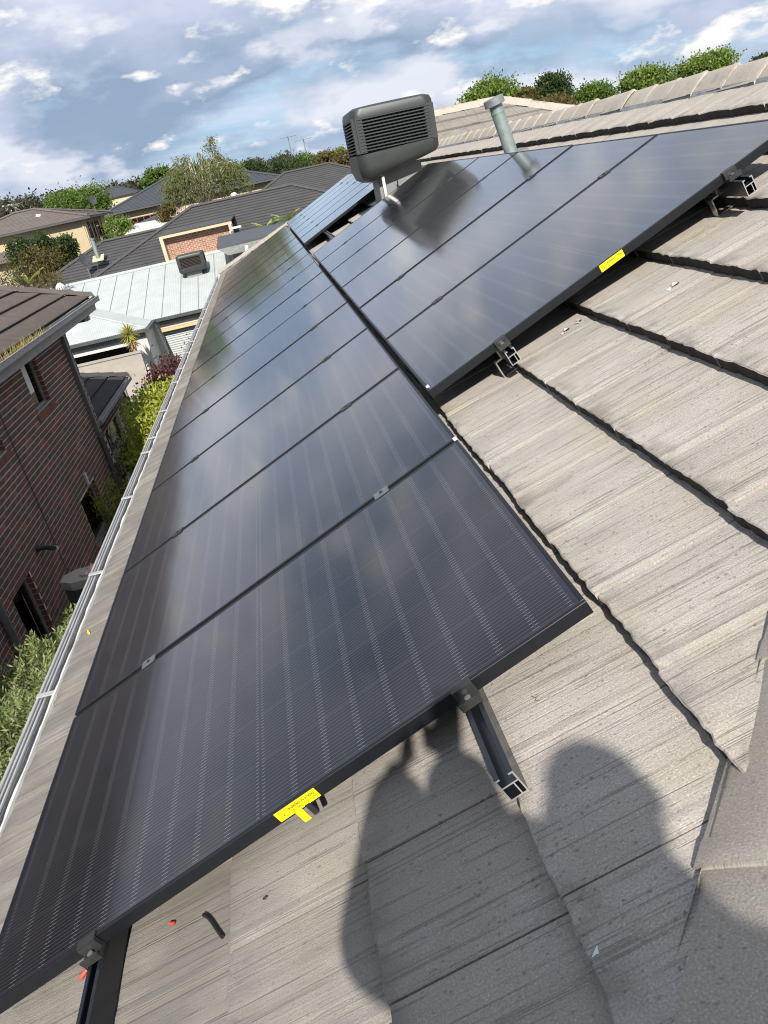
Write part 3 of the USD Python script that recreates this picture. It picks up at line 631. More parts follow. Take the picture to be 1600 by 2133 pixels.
# rails, clamps, hooks
prof = Polygon([(-.021, -.064), (.021, -.064), (.021, 0), (.010, 0), (.010, -.004), (.0175, -.004), (.0175, -.024), (-.0175, -.024), (-.0175, -.004), (-.010, -.004), (-.010, 0), (-.021, 0)],
               [[(-.0178, -.0275), (.006, -.0275), (.006, -.0605), (-.0178, -.0605)], [(.009, -.0275), (.0178, -.0275), (.0178, -.0605), (.009, -.0605)]])
def extr(poly, s0, s1, u, n):
    m = trimesh.creation.extrude_polygon(poly, s1 - s0, engine='earcut'); v = m.vertices
    return rf(np.c_[u + v[:, 0], s0 + v[:, 2], n + v[:, 1]]), m.faces[:, ::-1]
def mounting_rail(label, u, s0, s1, ntop, seams, near_end, hooks, mids=True):
    base = rf([u, s0, ntop]); t = thing('mounting_rail', label, 'rail', base, 'black panel mounting rails')
    part(t, 'rail_body', extr(prof, s0, s1, u, ntop), 'black_rail')
    part(t, 'cut_end', extr(prof, s0 - .0008, s0 - .0001, u, ntop), 'cut_aluminium', label='bright sawn aluminium end')
    for s in seams:
        m = MB(); m.rbox((u - .030, s - .021, FH + ntop + .0006), (u + .030, s + .021, FH + ntop + .0042)); m.rbox((u - .02, s - .0085, ntop), (u + .02, s + .0085, FH + ntop + .0006))
        c = part(t, 'mid_clamp', m, 'clamp_grey' if s < 1.3 else 'clamp_black')
        cyl = trimesh.creation.cylinder(0.0065, 0.004, sections=10); v = cyl.vertices; part(c, 'bolt', (rf(np.c_[u + v[:, 0], s + v[:, 1], FH + ntop + .0058 + v[:, 2]]), cyl.faces), 'black_mark')
    if near_end is not None:
        s = near_end; m = MB(); top = FH + ntop
        m.rbox((u - .026, s - .012, top + .0005), (u + .026, s + .010, top + .004)); m.rbox((u - .026, s - .0145, ntop + .012), (u + .026, s - .0025, top + .0005)); m.rbox((u - .026, s - .040, ntop + .002), (u + .026, s - .0015, ntop + .012)); m.rbox((u - .026, s - .040, ntop + .012), (u + .026, s - .035, ntop + .022))
        c = part(t, 'end_clamp', m, 'clamp_black'); cyl = trimesh.creation.cylinder(0.0075, 0.009, sections=12); v = cyl.vertices
        part(c, 'bolt', (rf(np.c_[u + v[:, 0], s - .0245 + v[:, 1], ntop + .0165 + v[:, 2]]), cyl.faces), 'steel')
    HOOKS = hooks
    for s in hooks:
        m = MB(); w = .016
        for du in (0,):
            m.rbox((u - .027, s - w, ntop - .055), (u - .0225, s + w, ntop - .002)); m.rbox((u - .052, s - w, ntop - .062), (u - .0225, s + w, ntop - .055))
            m.hexa(rf([[u - .057, s - w, ntop - .062], [u - .052, s - w, ntop - .062], [u - .052, s + w, ntop - .062], [u - .057, s + w, ntop - .062], [u - .05, s - w, ntop - .055], [u - .045, s - w, ntop - .055], [u - .045, s + w, ntop - .055], [u - .05, s + w, ntop - .055]]))
            m.rbox((u - .057, s - w, -.136), (u - .052, s + w, ntop - .062)); m.rbox((u - .057, s - w, -.1405), (u + .09, s + w, -.136))
        part(t, 'roof_hook', m, 'steel')
    return t
NL = -FH - .0005; NU = N_UP - FH - .0005
seL = [k * PP - .010 for k in range(1, 15)]; seU = [S_UP + k * PP - .010 for k in range(1, 6)]; seF = [S_UP2 + k * PP - .01 for k in range(1, 6)]
rail0 = mounting_rail('black rail near the gutter, its long end jutting out at bottom left', 0.367, -0.62, 17.35, NL, seL, 0.0, [0.10, 1.3, 2.5])
mounting_rail('jutting black rail end with bright cut tip beside the shadow of a head', 1.436, -0.250, 17.35, NL, seL, 0.0, [0.9, 2.1])
mounting_rail('black rail under the lower half of the upper row, bridging the gap by the cooler', 2.140, 1.575, 17.4, NU, seU + seF, S_UP, [1.72, 2.9, 4.1, 9.2])
mounting_rail('black rail end under the upper row near the top right edge of the panels', 3.215, 1.545, 8.6, NU, seU, S_UP, [1.76, 2.9])
mounting_rail('black rail under the far upper panels behind the cooler', 3.215, 10.35, 17.4, NU, seF, S_UP2, [])

part(rail0, 'red_plug', tube_on([(.341, -.046, -.040), (.326, -.056, -.042), (.320, -.060, -.043)], [.005, .0065, .002]) if False else MB().tube(rf([(.343, -.040, -.036), (.326, -.048, -.039), (.319, -.052, -.040)]), [.005, .0065, .002], 8), 'red_plastic', smooth=50)
# ------------------------------------------------------------------ evaporative cooler on our roof
def rring(cx, cy, hx, hy, r, z, n=6, tiltz=0.0):
    pts = []
    for (sx, sy, a0) in ((1, 1, 0), (-1, 1, 90), (-1, -1, 180), (1, -1, 270)):
        for a in np.linspace(a0, a0 + 90, n):
            pts.append((cx + sx * (hx - r) + r * math.cos(math.radians(a)), cy + sy * (hy - r) + r * math.sin(math.radians(a))))
    p = np.array(pts); return np.c_[p, z + tiltz * (p[:, 0] - cx)]
def loft(rings, cap=True):
    n = len(rings[0]); V = np.vstack(rings); F = []
    for i in range(len(rings) - 1):
        for k in range(n):
            a, b = i * n + k, i * n + (k + 1) % n; F.append([a, b, b + n]); F.append([a, b + n, a + n])
    if cap:
        c0, c1 = len(V), len(V) + 1; V = np.vstack([V, rings[0].mean(0), rings[-1].mean(0)]); e = (len(rings) - 1) * n
        for k in range(n): F.append([c0, (k + 1) % n, k]); F.append([c1, e + k, e + (k + 1) % n])
    return V, np.array(F)
def evap_cooler(label, x0, x1, y0, y1, z0, z1, slope, duct_z, detail=True):
    cx, cy, hx, hy, H = (x0 + x1) / 2, (y0 + y1) / 2, (x1 - x0) / 2, (y1 - y0) / 2, z1 - z0
    t = thing('evaporative_cooler', label, 'cooler', (cx, cy, duct_z), 'evaporative coolers on roofs')
    # moulded base tray whose underside follows the roof
    tray = [rring(cx, cy, hx * .80, hy * .80, .10, z0 - .01, tiltz=slope), rring(cx, cy, hx * .93, hy * .93, .12, z0 + .02, tiltz=slope * .75), rring(cx, cy, hx, hy, .13, z0 + .10, tiltz=slope * .45), rring(cx, cy, hx, hy, .13, z0 + H * .31, tiltz=0.03)]
    tray.append(rring(cx, cy, hx * .985, hy * .985, .13, z0 + H * .315, tiltz=0.03)); part(t, 'base_tray', loft(tray), 'cooler_plastic', smooth=35)
    lid = [rring(cx, cy, hx * .985, hy * .985, .13, z1 - H * .17), rring(cx, cy, hx * .985, hy * .985, .13, z1 - H * .10), rring(cx, cy, hx * .955, hy * .955, .14, z1 - H * .035), rring(cx, cy, hx * .86, hy * .86, .15, z1 - H * .004), rring(cx, cy, hx * .55, hy * .55, .15, z1 + H * .012)]
    part(t, 'lid', loft(lid), 'cooler_plastic', smooth=35)
    part(t, 'inner_box', loft([rring(cx, cy, hx * .86, hy * .86, .05, z0 + H * .2), rring(cx, cy, hx * .86, hy * .86, .05, z1 - H * .1)]), 'cooler_dark')
    zb, zt = z0 + H * .315, z1 - H * .165
    for (sx, sy) in ((-1, -1), (1, -1), (1, 1), (-1, 1)):      # corner posts
        a = [p for p in rring(cx, cy, hx * .97, hy * .97, .12, 0, 8)]
        sel = np.array([p[:2] for p in a if (p[0] - cx) * sx > hx * .72 and (p[1] - cy) * sy > hy * .72]); 
        inn = np.array([cx, cy]) + (sel - [cx, cy]) * .90; poly = np.vstack([sel, inn[::-1]])
        n = len(poly); V = np.vstack([np.c_[poly, np.full(n, zb)], np.c_[poly, np.full(n, zt + .02)]]); F = [[i, (i + 1) % n, (i + 1) % n + n, i + n] for i in range(n)]
        part(t, 'corner_post', (V, np.array(F)), 'cooler_plastic', smooth=35)
    N = 11 if detail else 7
    for side in range(4):
        ax = side % 2; sg = -1 if side in (0, 3) else 1                     # 0: -y, 1: +x ... x/y faces
        nx_, ny_ = (0, sg) if ax == 0 else (sg, 0); W = hx if ax == 0 else hy
        def pt(a, d, z): return (cx + a, cy + sg * (hy * .985 + d), z) if ax == 0 else (cx + sg * (hx * .985 + d), cy + a, z)
        pad = MB().box(pt(-W * .78, -.075, zb), pt(W * .78, -.065, zt)); part(t, 'cooling_pad', pad, 'cooler_pad')
        gr = MB()
        for k in range(7): a = -W * .72 + k * W * 1.44 / 6; gr.box(pt(a - .006, -.06, zb), pt(a + .006, -.035, zt))
        part(t, 'grille_frame', MB().box(pt(-W * .90, -.045, zb), pt(-W * .74, -.005, zt + .01)), 'cooler_plastic'); part(t, 'grille_frame', MB().box(pt(W * .74, -.045, zb), pt(W * .90, -.005, zt + .01)), 'cooler_plastic')
        part(t, 'grille_bars', gr, 'cooler_dark')
        for k in range(N):
            z = zb + (k + .55) * (zt - zb) / N; m = MB(); w = .86
            a, b = pt(-W * w, -.03, z + .012), pt(W * w, .002, z - .004)
            lo, hi = np.minimum(a, b), np.maximum(a, b); m.box(lo, (hi[0], hi[1], lo[2] + .013)); part(t, 'louvre', m, 'cooler_plastic')
    part(t, 'duct', MB().box((cx - hx * .55, cy - hy * .55, duct_z), (cx + hx * .55, cy + hy * .55, z0 + .03)), 'pipe_grey')
    part(t, 'flashing', MB().hexa(np.array([[cx - hx * .75 * 1, cy - hy * .9, duct_z - .1 - hx * .75 * slope * 1.0], [cx + hx * .75, cy - hy * .9, duct_z - .1 + hx * .75 * slope], [cx + hx * .75, cy + hy * .9, duct_z - .1 + hx * .75 * slope], [cx - hx * .75, cy + hy * .9, duct_z - .1 - hx * .75 * slope]] + [[cx - hx * .75, cy - hy * .9, duct_z + .03 - hx * .75 * slope], [cx + hx * .75, cy - hy * .9, duct_z + .03 + hx * .75 * slope], [cx + hx * .75, cy + hy * .9, duct_z + .03 + hx * .75 * slope], [cx - hx * .75, cy + hy * .9, duct_z + .03 - hx * .75 * slope]])), 'pipe_dark_grey')
    return t
ec = evap_cooler('big dark grey evaporative cooler on the roof between the two upper panel groups', 2.42, 3.46, 8.72, 9.74, 1.50, 2.235, 0.22, 1.12)
part(ec, 'drain_pipe', MB().tube([(2.70, 8.84, 1.54), (2.70, 8.83, 1.06)], 0.020, 10), 'white_plastic', smooth=50)
part(ec, 'drain_fitting', MB().tube([(2.70, 8.84, 1.50), (2.70, 8.84, 1.525)], 0.042, 10), 'white_plastic')
part(ec, 'power_cable', MB().tube([(2.86, 8.78, 1.44), (2.85, 8.72, 1.30), (2.90, 8.70, 1.20), (2.98, 8.68, 1.22), (3.0, 8.7, 1.15)], 0.008, 6), 'black_rubber', smooth=60)

# flue pipe
b0 = rf([3.72, 5.95, -.16]); ax_ = np.array([-.115, 0.0, .49]); top = b0 + ax_
t = thing('flue_pipe', 'leaning galvanised flue pipe with flat cap rising behind the upper panels', 'pipe', b0)
part(t, 'pipe', MB().tube([b0, b0 + ax_ * .5, top], .058, 20), 'flue_metal', smooth=50)
part(t, 'collar', MB().tube([b0 + ax_ * .86, b0 + ax_ * .90], .062, 20), 'flue_metal')
an = ax_ / np.linalg.norm(ax_); part(t, 'cap', MB().tube([top - an * .005, top, top + an * .055, top + an * .062], [.072, .090, .090, .080], 24), 'galvanised', smooth=40)
part(t, 'flashing', MB().rbox((3.60, 5.80, -.135), (3.84, 6.12, -.095)), 'galvanised')
lone('mortar_offcut', MB().rbox((3.63, 5.62, -.10), (3.66, 5.78, -.075)), 'timber_yellow', 'small pale offcut lying beside the flue pipe above the panels', 'offcut')

# small things dropped on the tiles
def tube_on(pts, r, n=8): return MB().tube(rf(pts), r, n)
def tn(u, s): return -0.108 - 0.044 * (((u - U0) / PITCH) % 1.0) + 0.0065 * math.sin(math.pi * min(1, max(0, (((s - S0) / TW) % 1.0) * 1.12 - .06)))
TN = 0.0
def drop(pts, h): return [(u, s, tn(u, s) + h) for u, s, *_ in pts]
lone('red_offcut', tube_on(drop([(.508, .028), (.522, .022)], .0035), .004), 'red_plastic', 'tiny red plastic offcut on the tiles by the curved black cable offcut', 'offcut', smooth=50)
lone('cable_offcut', tube_on(drop([(.606, .000), (.618, -.012), (.630, -.030), (.646, -.060), (.661, -.086)], .0042), .0045, 10), 'black_rubber', 'short curved black cable offcut lying on the tiles below the panel', 'cable', smooth=50)
tor = trimesh.creation.torus(0.005, 0.0016, 14, 8); lone('small_ring', (rf(np.c_[tor.vertices[:, 0] + .803, tor.vertices[:, 1] * .6 - .083, tn(.803, -.083) + .0015 + tor.vertices[:, 2]]), tor.faces), 'black_rubber', 'tiny dark ring lying on the tiles beyond the curved cable offcut', 'ring', smooth=50)
def scrap(u, s, n, a, l, w, label, mat='foil'):
    g = np.array([[-l, -w, .002], [-l * .2, -w * .7, .008], [l, -w * .9, .003], [l * .8, w, .009], [0, w * .5, .003], [-l * .9, w, .006]]); c, s_ = math.cos(a), math.sin(a)
    P = np.c_[u + g[:, 0] * c - g[:, 1] * s_, s + g[:, 0] * s_ + g[:, 1] * c, n + g[:, 2]]
    mb = MB(); mb.add(rf(np.vstack([P, P - [0, 0, .001]])), [[0, 1, 4], [0, 4, 5], [1, 2, 3], [1, 3, 4], [6, 10, 7], [6, 11, 10], [7, 9, 8], [7, 10, 9]])
    t = thing('foil_scrap', label, 'scrap', rf([u, s, n]), 'foil scraps dropped on the tiles'); part(t, 'foil', mb, mat)
    part(t, 'dark_backing', MB().rbox((u + l * .5, s - w * .2, n), (u + l * 1.15, s + w * .6, n + .003)), 'black_mark'); return t
scrap(2.746, 1.417, tn(2.746, 1.417) - .001, .4, .026, .012, 'crumpled silver foil scrap on the tiles right of the upper panel label')
scrap(2.462, 1.726, tn(2.462, 1.726) - .001, .7, .014, .012, 'small silver scrap on the tiles close to the upper panel edge')
scrap(2.389, 1.707, tn(2.389, 1.707) - .001, .6, .022, .007, 'narrow silver scrap on the tiles above the upper rail end')
t_ = lone('plastic_wisp', MB().add(rf([[1.438, -.596, -.1075], [1.449, -.589, -.1055], [1.453, -.575, -.102], [1.438, -.586, -.103]]), [[0, 1, 2, 3]]), 'white_plastic', 'white wisp of plastic film on the tile edge in the shadow', 'scrap')
lone('yellow_offcut', tube_on(drop([(-.300, 2.175), (-.316, 2.215)], .005), .006), 'yellow_plastic', 'small yellow plastic offcut on the eave tiles beside the gutter', 'offcut', smooth=50)
lone('twig', tube_on(drop([(1.545, -.02), (1.553, -.032), (1.548, -.038), (1.556, -.045)], .0015), .0011, 5), 'bark', 'tiny dark twig on the sunlit tile beside the rail end', 'twig')

# ------------------------------------------------------------------ brick house next door
nb = thing('brick_house', 'dark brick two storey house next door with brown tiled roof', 'house', (-3, 10, -4.9))
BX, Y0, Y1, ZT, ZB, CO, BL = -3.0, 1.0, 13.9, 0.12, -4.9, 0.086, 0.25
OPEN = [(10.88, 11.70, -.86, .30), (8.15, 9.15, -.90, .30), (7.46, 8.22, -3.60, -2.32), (11.15, 12.30, -3.40, -2.52)]
def openings_cells(y0, y1, z0, z1, ops):
    ysl = sorted({y0, y1, *[o[0] for o in ops], *[o[1] for o in ops]}); zsl = sorted({z0, z1, *[min(o[2], z1) for o in ops], *[min(o[3], z1) for o in ops]})
    for a, b in zip(ysl, ysl[1:]):
        for c, d in zip(zsl, zsl[1:]):
            m = ((a + b) / 2, (c + d) / 2)
            if not any(o[0] < m[0] < o[1] and o[2] < m[1] < o[3] for o in ops): yield a, b, c, d
wb = MB()
for a, b, c, d in openings_cells(Y0, Y1, ZB, ZT, OPEN): wb.box((BX - .14, a, c), (BX - .0035, b, d))
wb.box((-11, Y1 - .14, ZB), (BX - .0085, Y1 - .008, ZT)); wb.box((-11, -8, ZB), (-10.8, Y1, ZT)); wb.box((BX - .14, -8, ZB), (BX - .0035, Y0, ZT))
wall = part(nb, 'wall', wb, 'mortar_joint')
bricks = []
def add_brick(y0, y1, z0, z1, red=False, depth=.0105, proud=None):
    pr_ = random.uniform(-.0015, .0012) if proud is None else proud
    bricks.append((y0, y1, z0, z1, pr_, red))
zk = ZB
row = 0
while zk + CO <= ZT + .001:
    yk = Y0 + (row % 2) * BL / 2 - BL / 2
    while yk < Y1:
        a, b, c, d = max(yk + .005, Y0), min(yk + BL - .005, Y1), zk + .005, zk + CO - .005
        segs = [(a, b)]
        for o in OPEN:
            if c + .04 > o[2] and d - .04 < o[3]:
                nsg = []
                for p, q in segs:
                    if q <= o[0] or p >= o[1]: nsg.append((p, q)); continue
                    if p < o[0] - .02: nsg.append((p, o[0] - .002))
                    if q > o[1] + .02: nsg.append((o[1] + .002, q))
                segs = nsg
        for p, q in segs:
            sill = any(o[0] - .2 < (p + q) / 2 < o[1] + .2 and o[2] - .24 < c < o[2] - .02 for o in OPEN)
            if q - p > .03: add_brick(p, q, c, d, red=sill and random.random() < .5)
        yk += BL
    zk += CO; row += 1
cen = np.array([[BX, (b[0] + b[1]) / 2, (b[2] + b[3]) / 2] for b in bricks]); pj = project(cen); dist = np.linalg.norm(cen - CAM, axis=1)
gx0 = np.interp(pj[:, 1], [565, 1000, 1200, 1700], [470, 280, 190, 0])
ok = (pj[:, 0] > -8) & (pj[:, 0] < gx0) & (pj[:, 1] > 700) & (pj[:, 1] < 1330) & (pj[:, 2] > 0)
order = np.argsort(np.where(ok, dist, 1e9))[:min(300, ok.sum())]; near = set(order.tolist())
st_, str_ = MB(), MB()
for i, (a, b, c, d, pr_, red) in enumerate(bricks):
    e = .0022; x0, x1 = BX - .006, BX + pr_
    P = [[x0, a, c], [x0, b, c], [x0, b, d], [x0, a, d], [x1, a + e, c + e], [x1, b - e, c + e], [x1, b - e, d - e], [x1, a + e, d - e]]
    if i in near: part(wall, 'brick', MB().hexa(P), 'brick_red' if red else 'brick')
    else: (str_ if red else st_).hexa(P)
part(wall, 'distant_bricks', st_, 'brick', kind='stuff')
if str_.v: part(wall, 'distant_red_bricks', str_, 'brick_red', kind='stuff')
part(wall, 'expansion_joint', MB().box((BX - .004, 9.405, -3.2), (BX + .004, 9.437, -.1)), 'black_rubber')
eb = MB(); zk = ZB; row = 0                                    # far end wall courses seen at the corner, window reveals
rv = MB()
for o in OPEN:
    z = o[2]
    while z < min(o[3], ZT) - .05: rv.box((BX - .115, o[1] - .006, z + .005), (BX - .004, o[1] + .0015, z + .081)); rv.box((BX - .115, o[0] - .0015, z + .005), (BX - .004, o[0] + .006, z + .081)); z += CO
    y = o[0] - .1
    while y < o[1] + .1: eb.box((BX - .12, y + .004, o[2] - .11), (BX + .018, y + .078, o[2] - .004)); y += CO
part(wall, 'reveal_bricks', rv, 'brick_red', kind='stuff'); part(wall, 'sill_bricks', eb, 'brick_red', kind='stuff')
for j, (a, b, c, d) in enumerate(OPEN):
    d = min(d, ZT); fm = MB(); w = .045; x0, x1 = BX - .13, BX - .075
    fm.box((x0, a + .002, c + .002), (x1, a + w, d)); fm.box((x0, b - w, c + .002), (x1, b - .002, d)); fm.box((x0, a + w, c + .002), (x1, b - w, c + w)); fm.box((x0, a + w, d - w), (x1, b - w, d))
    wn = part(nb, 'window', fm, 'window_frame'); part(wn, 'sill', MB().box((BX - .075, a + .003, c + .002), (BX - .008, b - .003, c + .02)), 'window_frame')
    part(wn, 'pane', MB().box((BX - .108, a + w, c + w), (BX - .104, b - w, d - w)), 'window_glass')
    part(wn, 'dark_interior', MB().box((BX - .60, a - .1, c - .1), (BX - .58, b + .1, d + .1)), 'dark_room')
    if j == 0: part(wn, 'blind', MB().box((BX - .101, a + w, c + .26), (BX - .096, a + .50, d - w)), 'blind')
    if j == 3: part(wn, 'inner_ledge', MB().box((BX - .35, a + w, c + .01), (BX - .14, b - w, c + .03)), 'window_frame')
# eaves, gutter, roof
part(nb, 'soffit', MB().box((-3.2, -8, .115), (-2.47, 14.62, .135)), 'pipe_grey')
part(nb, 'fascia', MB().box((-2.49, -8, .10), (-2.465, 14.62, .30)), 'fascia_grey')
def quad_gutter(x, y0, y1, z, w=.115, h=.10):
    pr_ = np.array([(0, 0), (0, -h * .9), (w * .25, -h), (w * .85, -h), (w, -h * .75), (w, -h * .1), (w + .008, 0), (w - .004, .004), (w - .008, -h * .12), (w - .008, -h * .72), (w * .8, -h + .008), (w * .27, -h + .008), (.008, -h * .85), (.008, 0)])
    n = len(pr_); V = np.vstack([np.c_[x + pr_[:, 0], np.full(n, y), z + pr_[:, 1]] for y in (y0, y1)]); m = MB().add(V, [[i, (i + 1) % n, (i + 1) % n + n, i + n] for i in range(n)])
    m.box((x, y1 - .002, z - h), (x + w, y1, z)); m.box((x, y0, z - h), (x + w, y0 + .002, z)); return m
ng = part(nb, 'gutter', quad_gutter(-2.464, -8, 14.65, .345), 'fascia_grey')
dots = MB(); y = 6.0
while y < 14.6: dots.box((-2.349, y, .300), (-2.3475, y + .02, .312)); dots.box((-2.349, y + .11, .315), (-2.3475, y + .13, .327)); y += .22
part(ng, 'gutter_slots', dots, 'dark_frame')
part(nb, 'eave_bracket', MB().box((-2.95, 14.05, -.02), (-2.56, 14.12, .11)), 'dark_gutter'); part(nb, 'eave_outlet', MB().box((-2.60, 13.98, .00), (-2.50, 14.06, .10)), 'white_plastic')
T2 = 0.445; C2, S2 = math.cos(math.atan(T2)), math.sin(math.atan(T2))
def side_roof(parent, xe, ze, y0, y1, courses, tw, mat, cap, name='roof', expo=.36):
    """tiles on a slope that rises away from us to -x, with a hip at its far end"""
    dk = MB(); run = courses * expo
    dk.poly([(xe, y0, ze - .02), (xe, y1, ze - .02), (xe - run * C2, y1 - run * C2, ze - .02 + run * S2), (xe - run * C2, y0, ze - .02 + run * S2)])
    rp = part(parent, name, dk, 'batten_dark'); upd = np.array([-C2, 0, S2]); nn = np.array([S2, 0, C2])
    for c in range(courses):
        y = y1; off = (c % 2) * tw * .5
        ya = y1 - c * expo * C2; k = 0
        y = y1 - off + tw
        while y > y0:
            b, a = min(y, ya), max(y - tw, y0)
            if b - a > .03:
                P0 = np.array([xe, a + .0015, ze]) + upd * c * expo; P1 = np.array([xe, b - .0015, ze]) + upd * c * expo
                b2 = min(b - .0015, ya - expo * C2) if b > ya - expo * C2 else b - .0015
                b2 = max(b2, a + .002)
                Q1 = np.array([xe, b2, ze]) + upd * (c + 1) * expo; Q0 = np.array([xe, a + .0015, ze]) + upd * (c + 1) * expo
                j = random.uniform(-.002, .002); topv = np.array([P0 + nn * (.034 + j), P1 + nn * (.034 - j), Q1, Q0]); V = np.vstack([topv - nn * .022, topv]); m = MB().hexa(V[[0, 1, 2, 3, 4, 5, 6, 7]]); v, f = m.arrays()
                w = (project(v.mean(0)))[0]
                part(rp, 'roof_tile', (v, f), mat, uv=np.c_[np.hypot(v[:, 0] - xe, v[:, 2] - ze) + 1.07 + c * 0, v[:, 1] * 1.0])
            y -= tw
    e1 = np.array([xe, y1, ze + .03]); e2 = e1 + np.array([-run * C2, -run * C2, run * S2])
    cap_run(rp, 'hip_tile', e1, e2, np.array([q2, -q2, -.31]), np.array([-q2, q2, -.31]), .12, .06, .38, cap)
    return rp
side_roof(nb, -2.50, .355, 5.5, 14.62, 7, .33, 'brown_tile', 'ridge_cap_brown')
rest = MB()
for c in range(7, 10):
    p0 = np.array([-2.50 - c * .36 * C2, 0, .365 + c * .36 * S2]); yf_ = 14.62 - c * .36 * C2; stepped_face(rest, (p0[0], yf_, p0[2]), (p0[0], -8, p0[2]), (p0[0] - .36 * C2, -8, p0[2] + .36 * S2), (p0[0] - .36 * C2, yf_ - .36 * C2, p0[2] + .36 * S2), .36, .03)
for c in range(7):
    p0 = np.array([-2.50 - c * .36 * C2, 0, .365 + c * .36 * S2]); stepped_face(rest, (p0[0], 5.5, p0[2]), (p0[0], -8, p0[2]), (p0[0] - .36 * C2, -8, p0[2] + .36 * S2), (p0[0] - .36 * C2, 5.5, p0[2] + .36 * S2), .36, .03)
part(nb, 'upper_roof', rest, 'house_roof_brown', kind='stuff')
# a backing slope for the far side of that roof
part(nb, 'rear_roof', MB().slab([(-2.53, 14.60, .33), (-14, 14.60, .33), (-5.0, 11.9, 1.42)], (0, 0, -.02)), 'house_roof_brown')
dp = thing  # downpipes are parts of the house
d1 = MB(); d1.box((-2.995, 13.44, -2.05), (-2.93, 13.54, .10)); part(nb, 'downpipe', d1, 'pipe_grey')
part(nb, 'downpipe_collar', MB().tube([(-2.955, 13.50, -2.0), (-2.955, 13.50, -2.12)], .062, 12), 'pipe_grey', smooth=50)
part(nb, 'downpipe', MB().tube([(-2.955, 13.50, -2.1), (-2.955, 13.50, -4.88)], .052, 14), 'pipe_dark_grey', smooth=50)
part(nb, 'downpipe', MB().tube([(-2.95, 6.98, .1), (-2.95, 6.98, -4.88)], .05, 12), 'pipe_grey', smooth=50)
part(nb, 'vent_plate', MB().box((BX - .002, 11.80, -2.49), (BX + .03, 11.89, -2.25)), 'white_plastic')
wl = MB().tube([(-2.99, 8.72, -2.22), (-2.90, 8.73, -2.22), (-2.86, 8.80, -2.28), (-2.84, 8.90, -2.34)], [.05, .038, .034, .040], 10); lt = part(nb, 'wall_light', wl, 'dark_frame', smooth=60)
part(lt, 'lens', MB().tube([(-2.838, 8.90, -2.342), (-2.832, 8.945, -2.37)], [.044, .040], 12), 'white_plastic', smooth=50)
# grass growing in that gutter
def blades(n, fn, h, w, lean=.4):
    b = np.array([fn() for _ in range(n)]); hh = RNG.uniform(.25, 1, n) ** 1.4 * h; az = RNG.uniform(0, 2 * np.pi, n); d = np.c_[np.cos(az), np.sin(az), np.zeros(n)] * (lean * hh * RNG.uniform(.2, 1.2, n))[:, None]
    sd = np.c_[-np.sin(az), np.cos(az), np.zeros(n)] * w; tip = b + d + np.c_[np.zeros((n, 2)), hh]; midp = b + d * .35 + np.c_[np.zeros((n, 2)), hh * .55]
    V = np.stack([b - sd, b + sd, midp + sd * .8, midp - sd * .8, tip], 1).reshape(-1, 3); i = np.arange(n)[:, None] * 5
    return V, np.vstack([i + [0, 1, 2], i + [0, 2, 3], i + [3, 2, 4]]), tones(5 * n, 5)
lone('gutter_grass', blades(620, lambda: (random.uniform(-2.46, -2.37), 7.6 + 3.9 * (random.random() + random.random() + random.random() * .8) / 2.8, .27 + random.random() * .03), random.uniform(.08, .22), .003, .6), 'grass_dry', 'dry yellow grass growing in the gutter of the brick house', 'grass', kind='stuff')

# lower wing of the brick house
LW = MB(); LOP = [(15.70, 17.45, -3.25, -2.60)]
for a, b, c, d in openings_cells(13.9, 18.85, ZB, -2.02, LOP): LW.box((-3.60, a, c), (-3.4535, b, d))
LW.box((-8, 18.71, ZB), (-3.46, 18.842, -2.02)); lww = part(nb, 'wing_wall', LW, 'mortar_joint'); bb = MB(); zk = ZB; row = 0
while zk + CO < -2.0:
    yk = 13.9 - (row % 2) * .125
    while yk < 18.85:
        a, b, c, d = max(yk + .005, 13.9), min(yk + .245, 18.85), zk + .005, zk + .081
        if b - a > .03 and not any(o[0] - .1 < (a + b) / 2 < o[1] + .1 and o[2] < (c + d) / 2 < o[3] for o in LOP): bb.box((-3.459, a, c), (-3.45, b, d))
        yk += .25
    zk += CO; row += 1
part(lww, 'wing_bricks', bb, 'brick', kind='stuff')
o = LOP[0]; fm = MB(); fm.box((-3.57, o[0], o[2]), (-3.52, o[0] + .05, o[3])); fm.box((-3.57, o[1] - .05, o[2]), (-3.52, o[1], o[3])); fm.box((-3.57, o[0] + .05, o[2]), (-3.43, o[1] - .05, o[2] + .05)); fm.box((-3.57, o[0] + .05, o[3] - .05), (-3.52, o[1] - .05, o[3]))
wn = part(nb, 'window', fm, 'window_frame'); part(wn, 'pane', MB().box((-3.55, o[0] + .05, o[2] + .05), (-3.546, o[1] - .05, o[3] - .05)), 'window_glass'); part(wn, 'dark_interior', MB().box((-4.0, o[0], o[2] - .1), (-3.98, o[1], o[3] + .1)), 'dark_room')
part(nb, 'wing_soffit', MB().box((-3.46, 13.92, -2.03), (-3.0, 18.0, -2.015)), 'pipe_grey')
part(nb, 'wing_gutter', quad_gutter(-3.06, 13.93, 17.85, -1.90), 'fascia_grey')
side_roof(nb, -3.06, -1.885, 13.92, 17.9, 5, .33, 'charcoal_tile', 'ridge_cap_charcoal', name='wing_roof')
part(nb, 'wing_downpipe', MB().tube([(-3.40, 18.70, -2.0), (-3.40, 18.70, -4.88)], .05, 12), 'pipe_grey', smooth=50)
lone('white_pipe', MB().tube([at(223, 787, 18.1), at(262, 781, 18.4)], .07, 12), 'white_plastic', 'white plastic pipe behind the small dark roof of the lower wing', 'pipe', smooth=50)

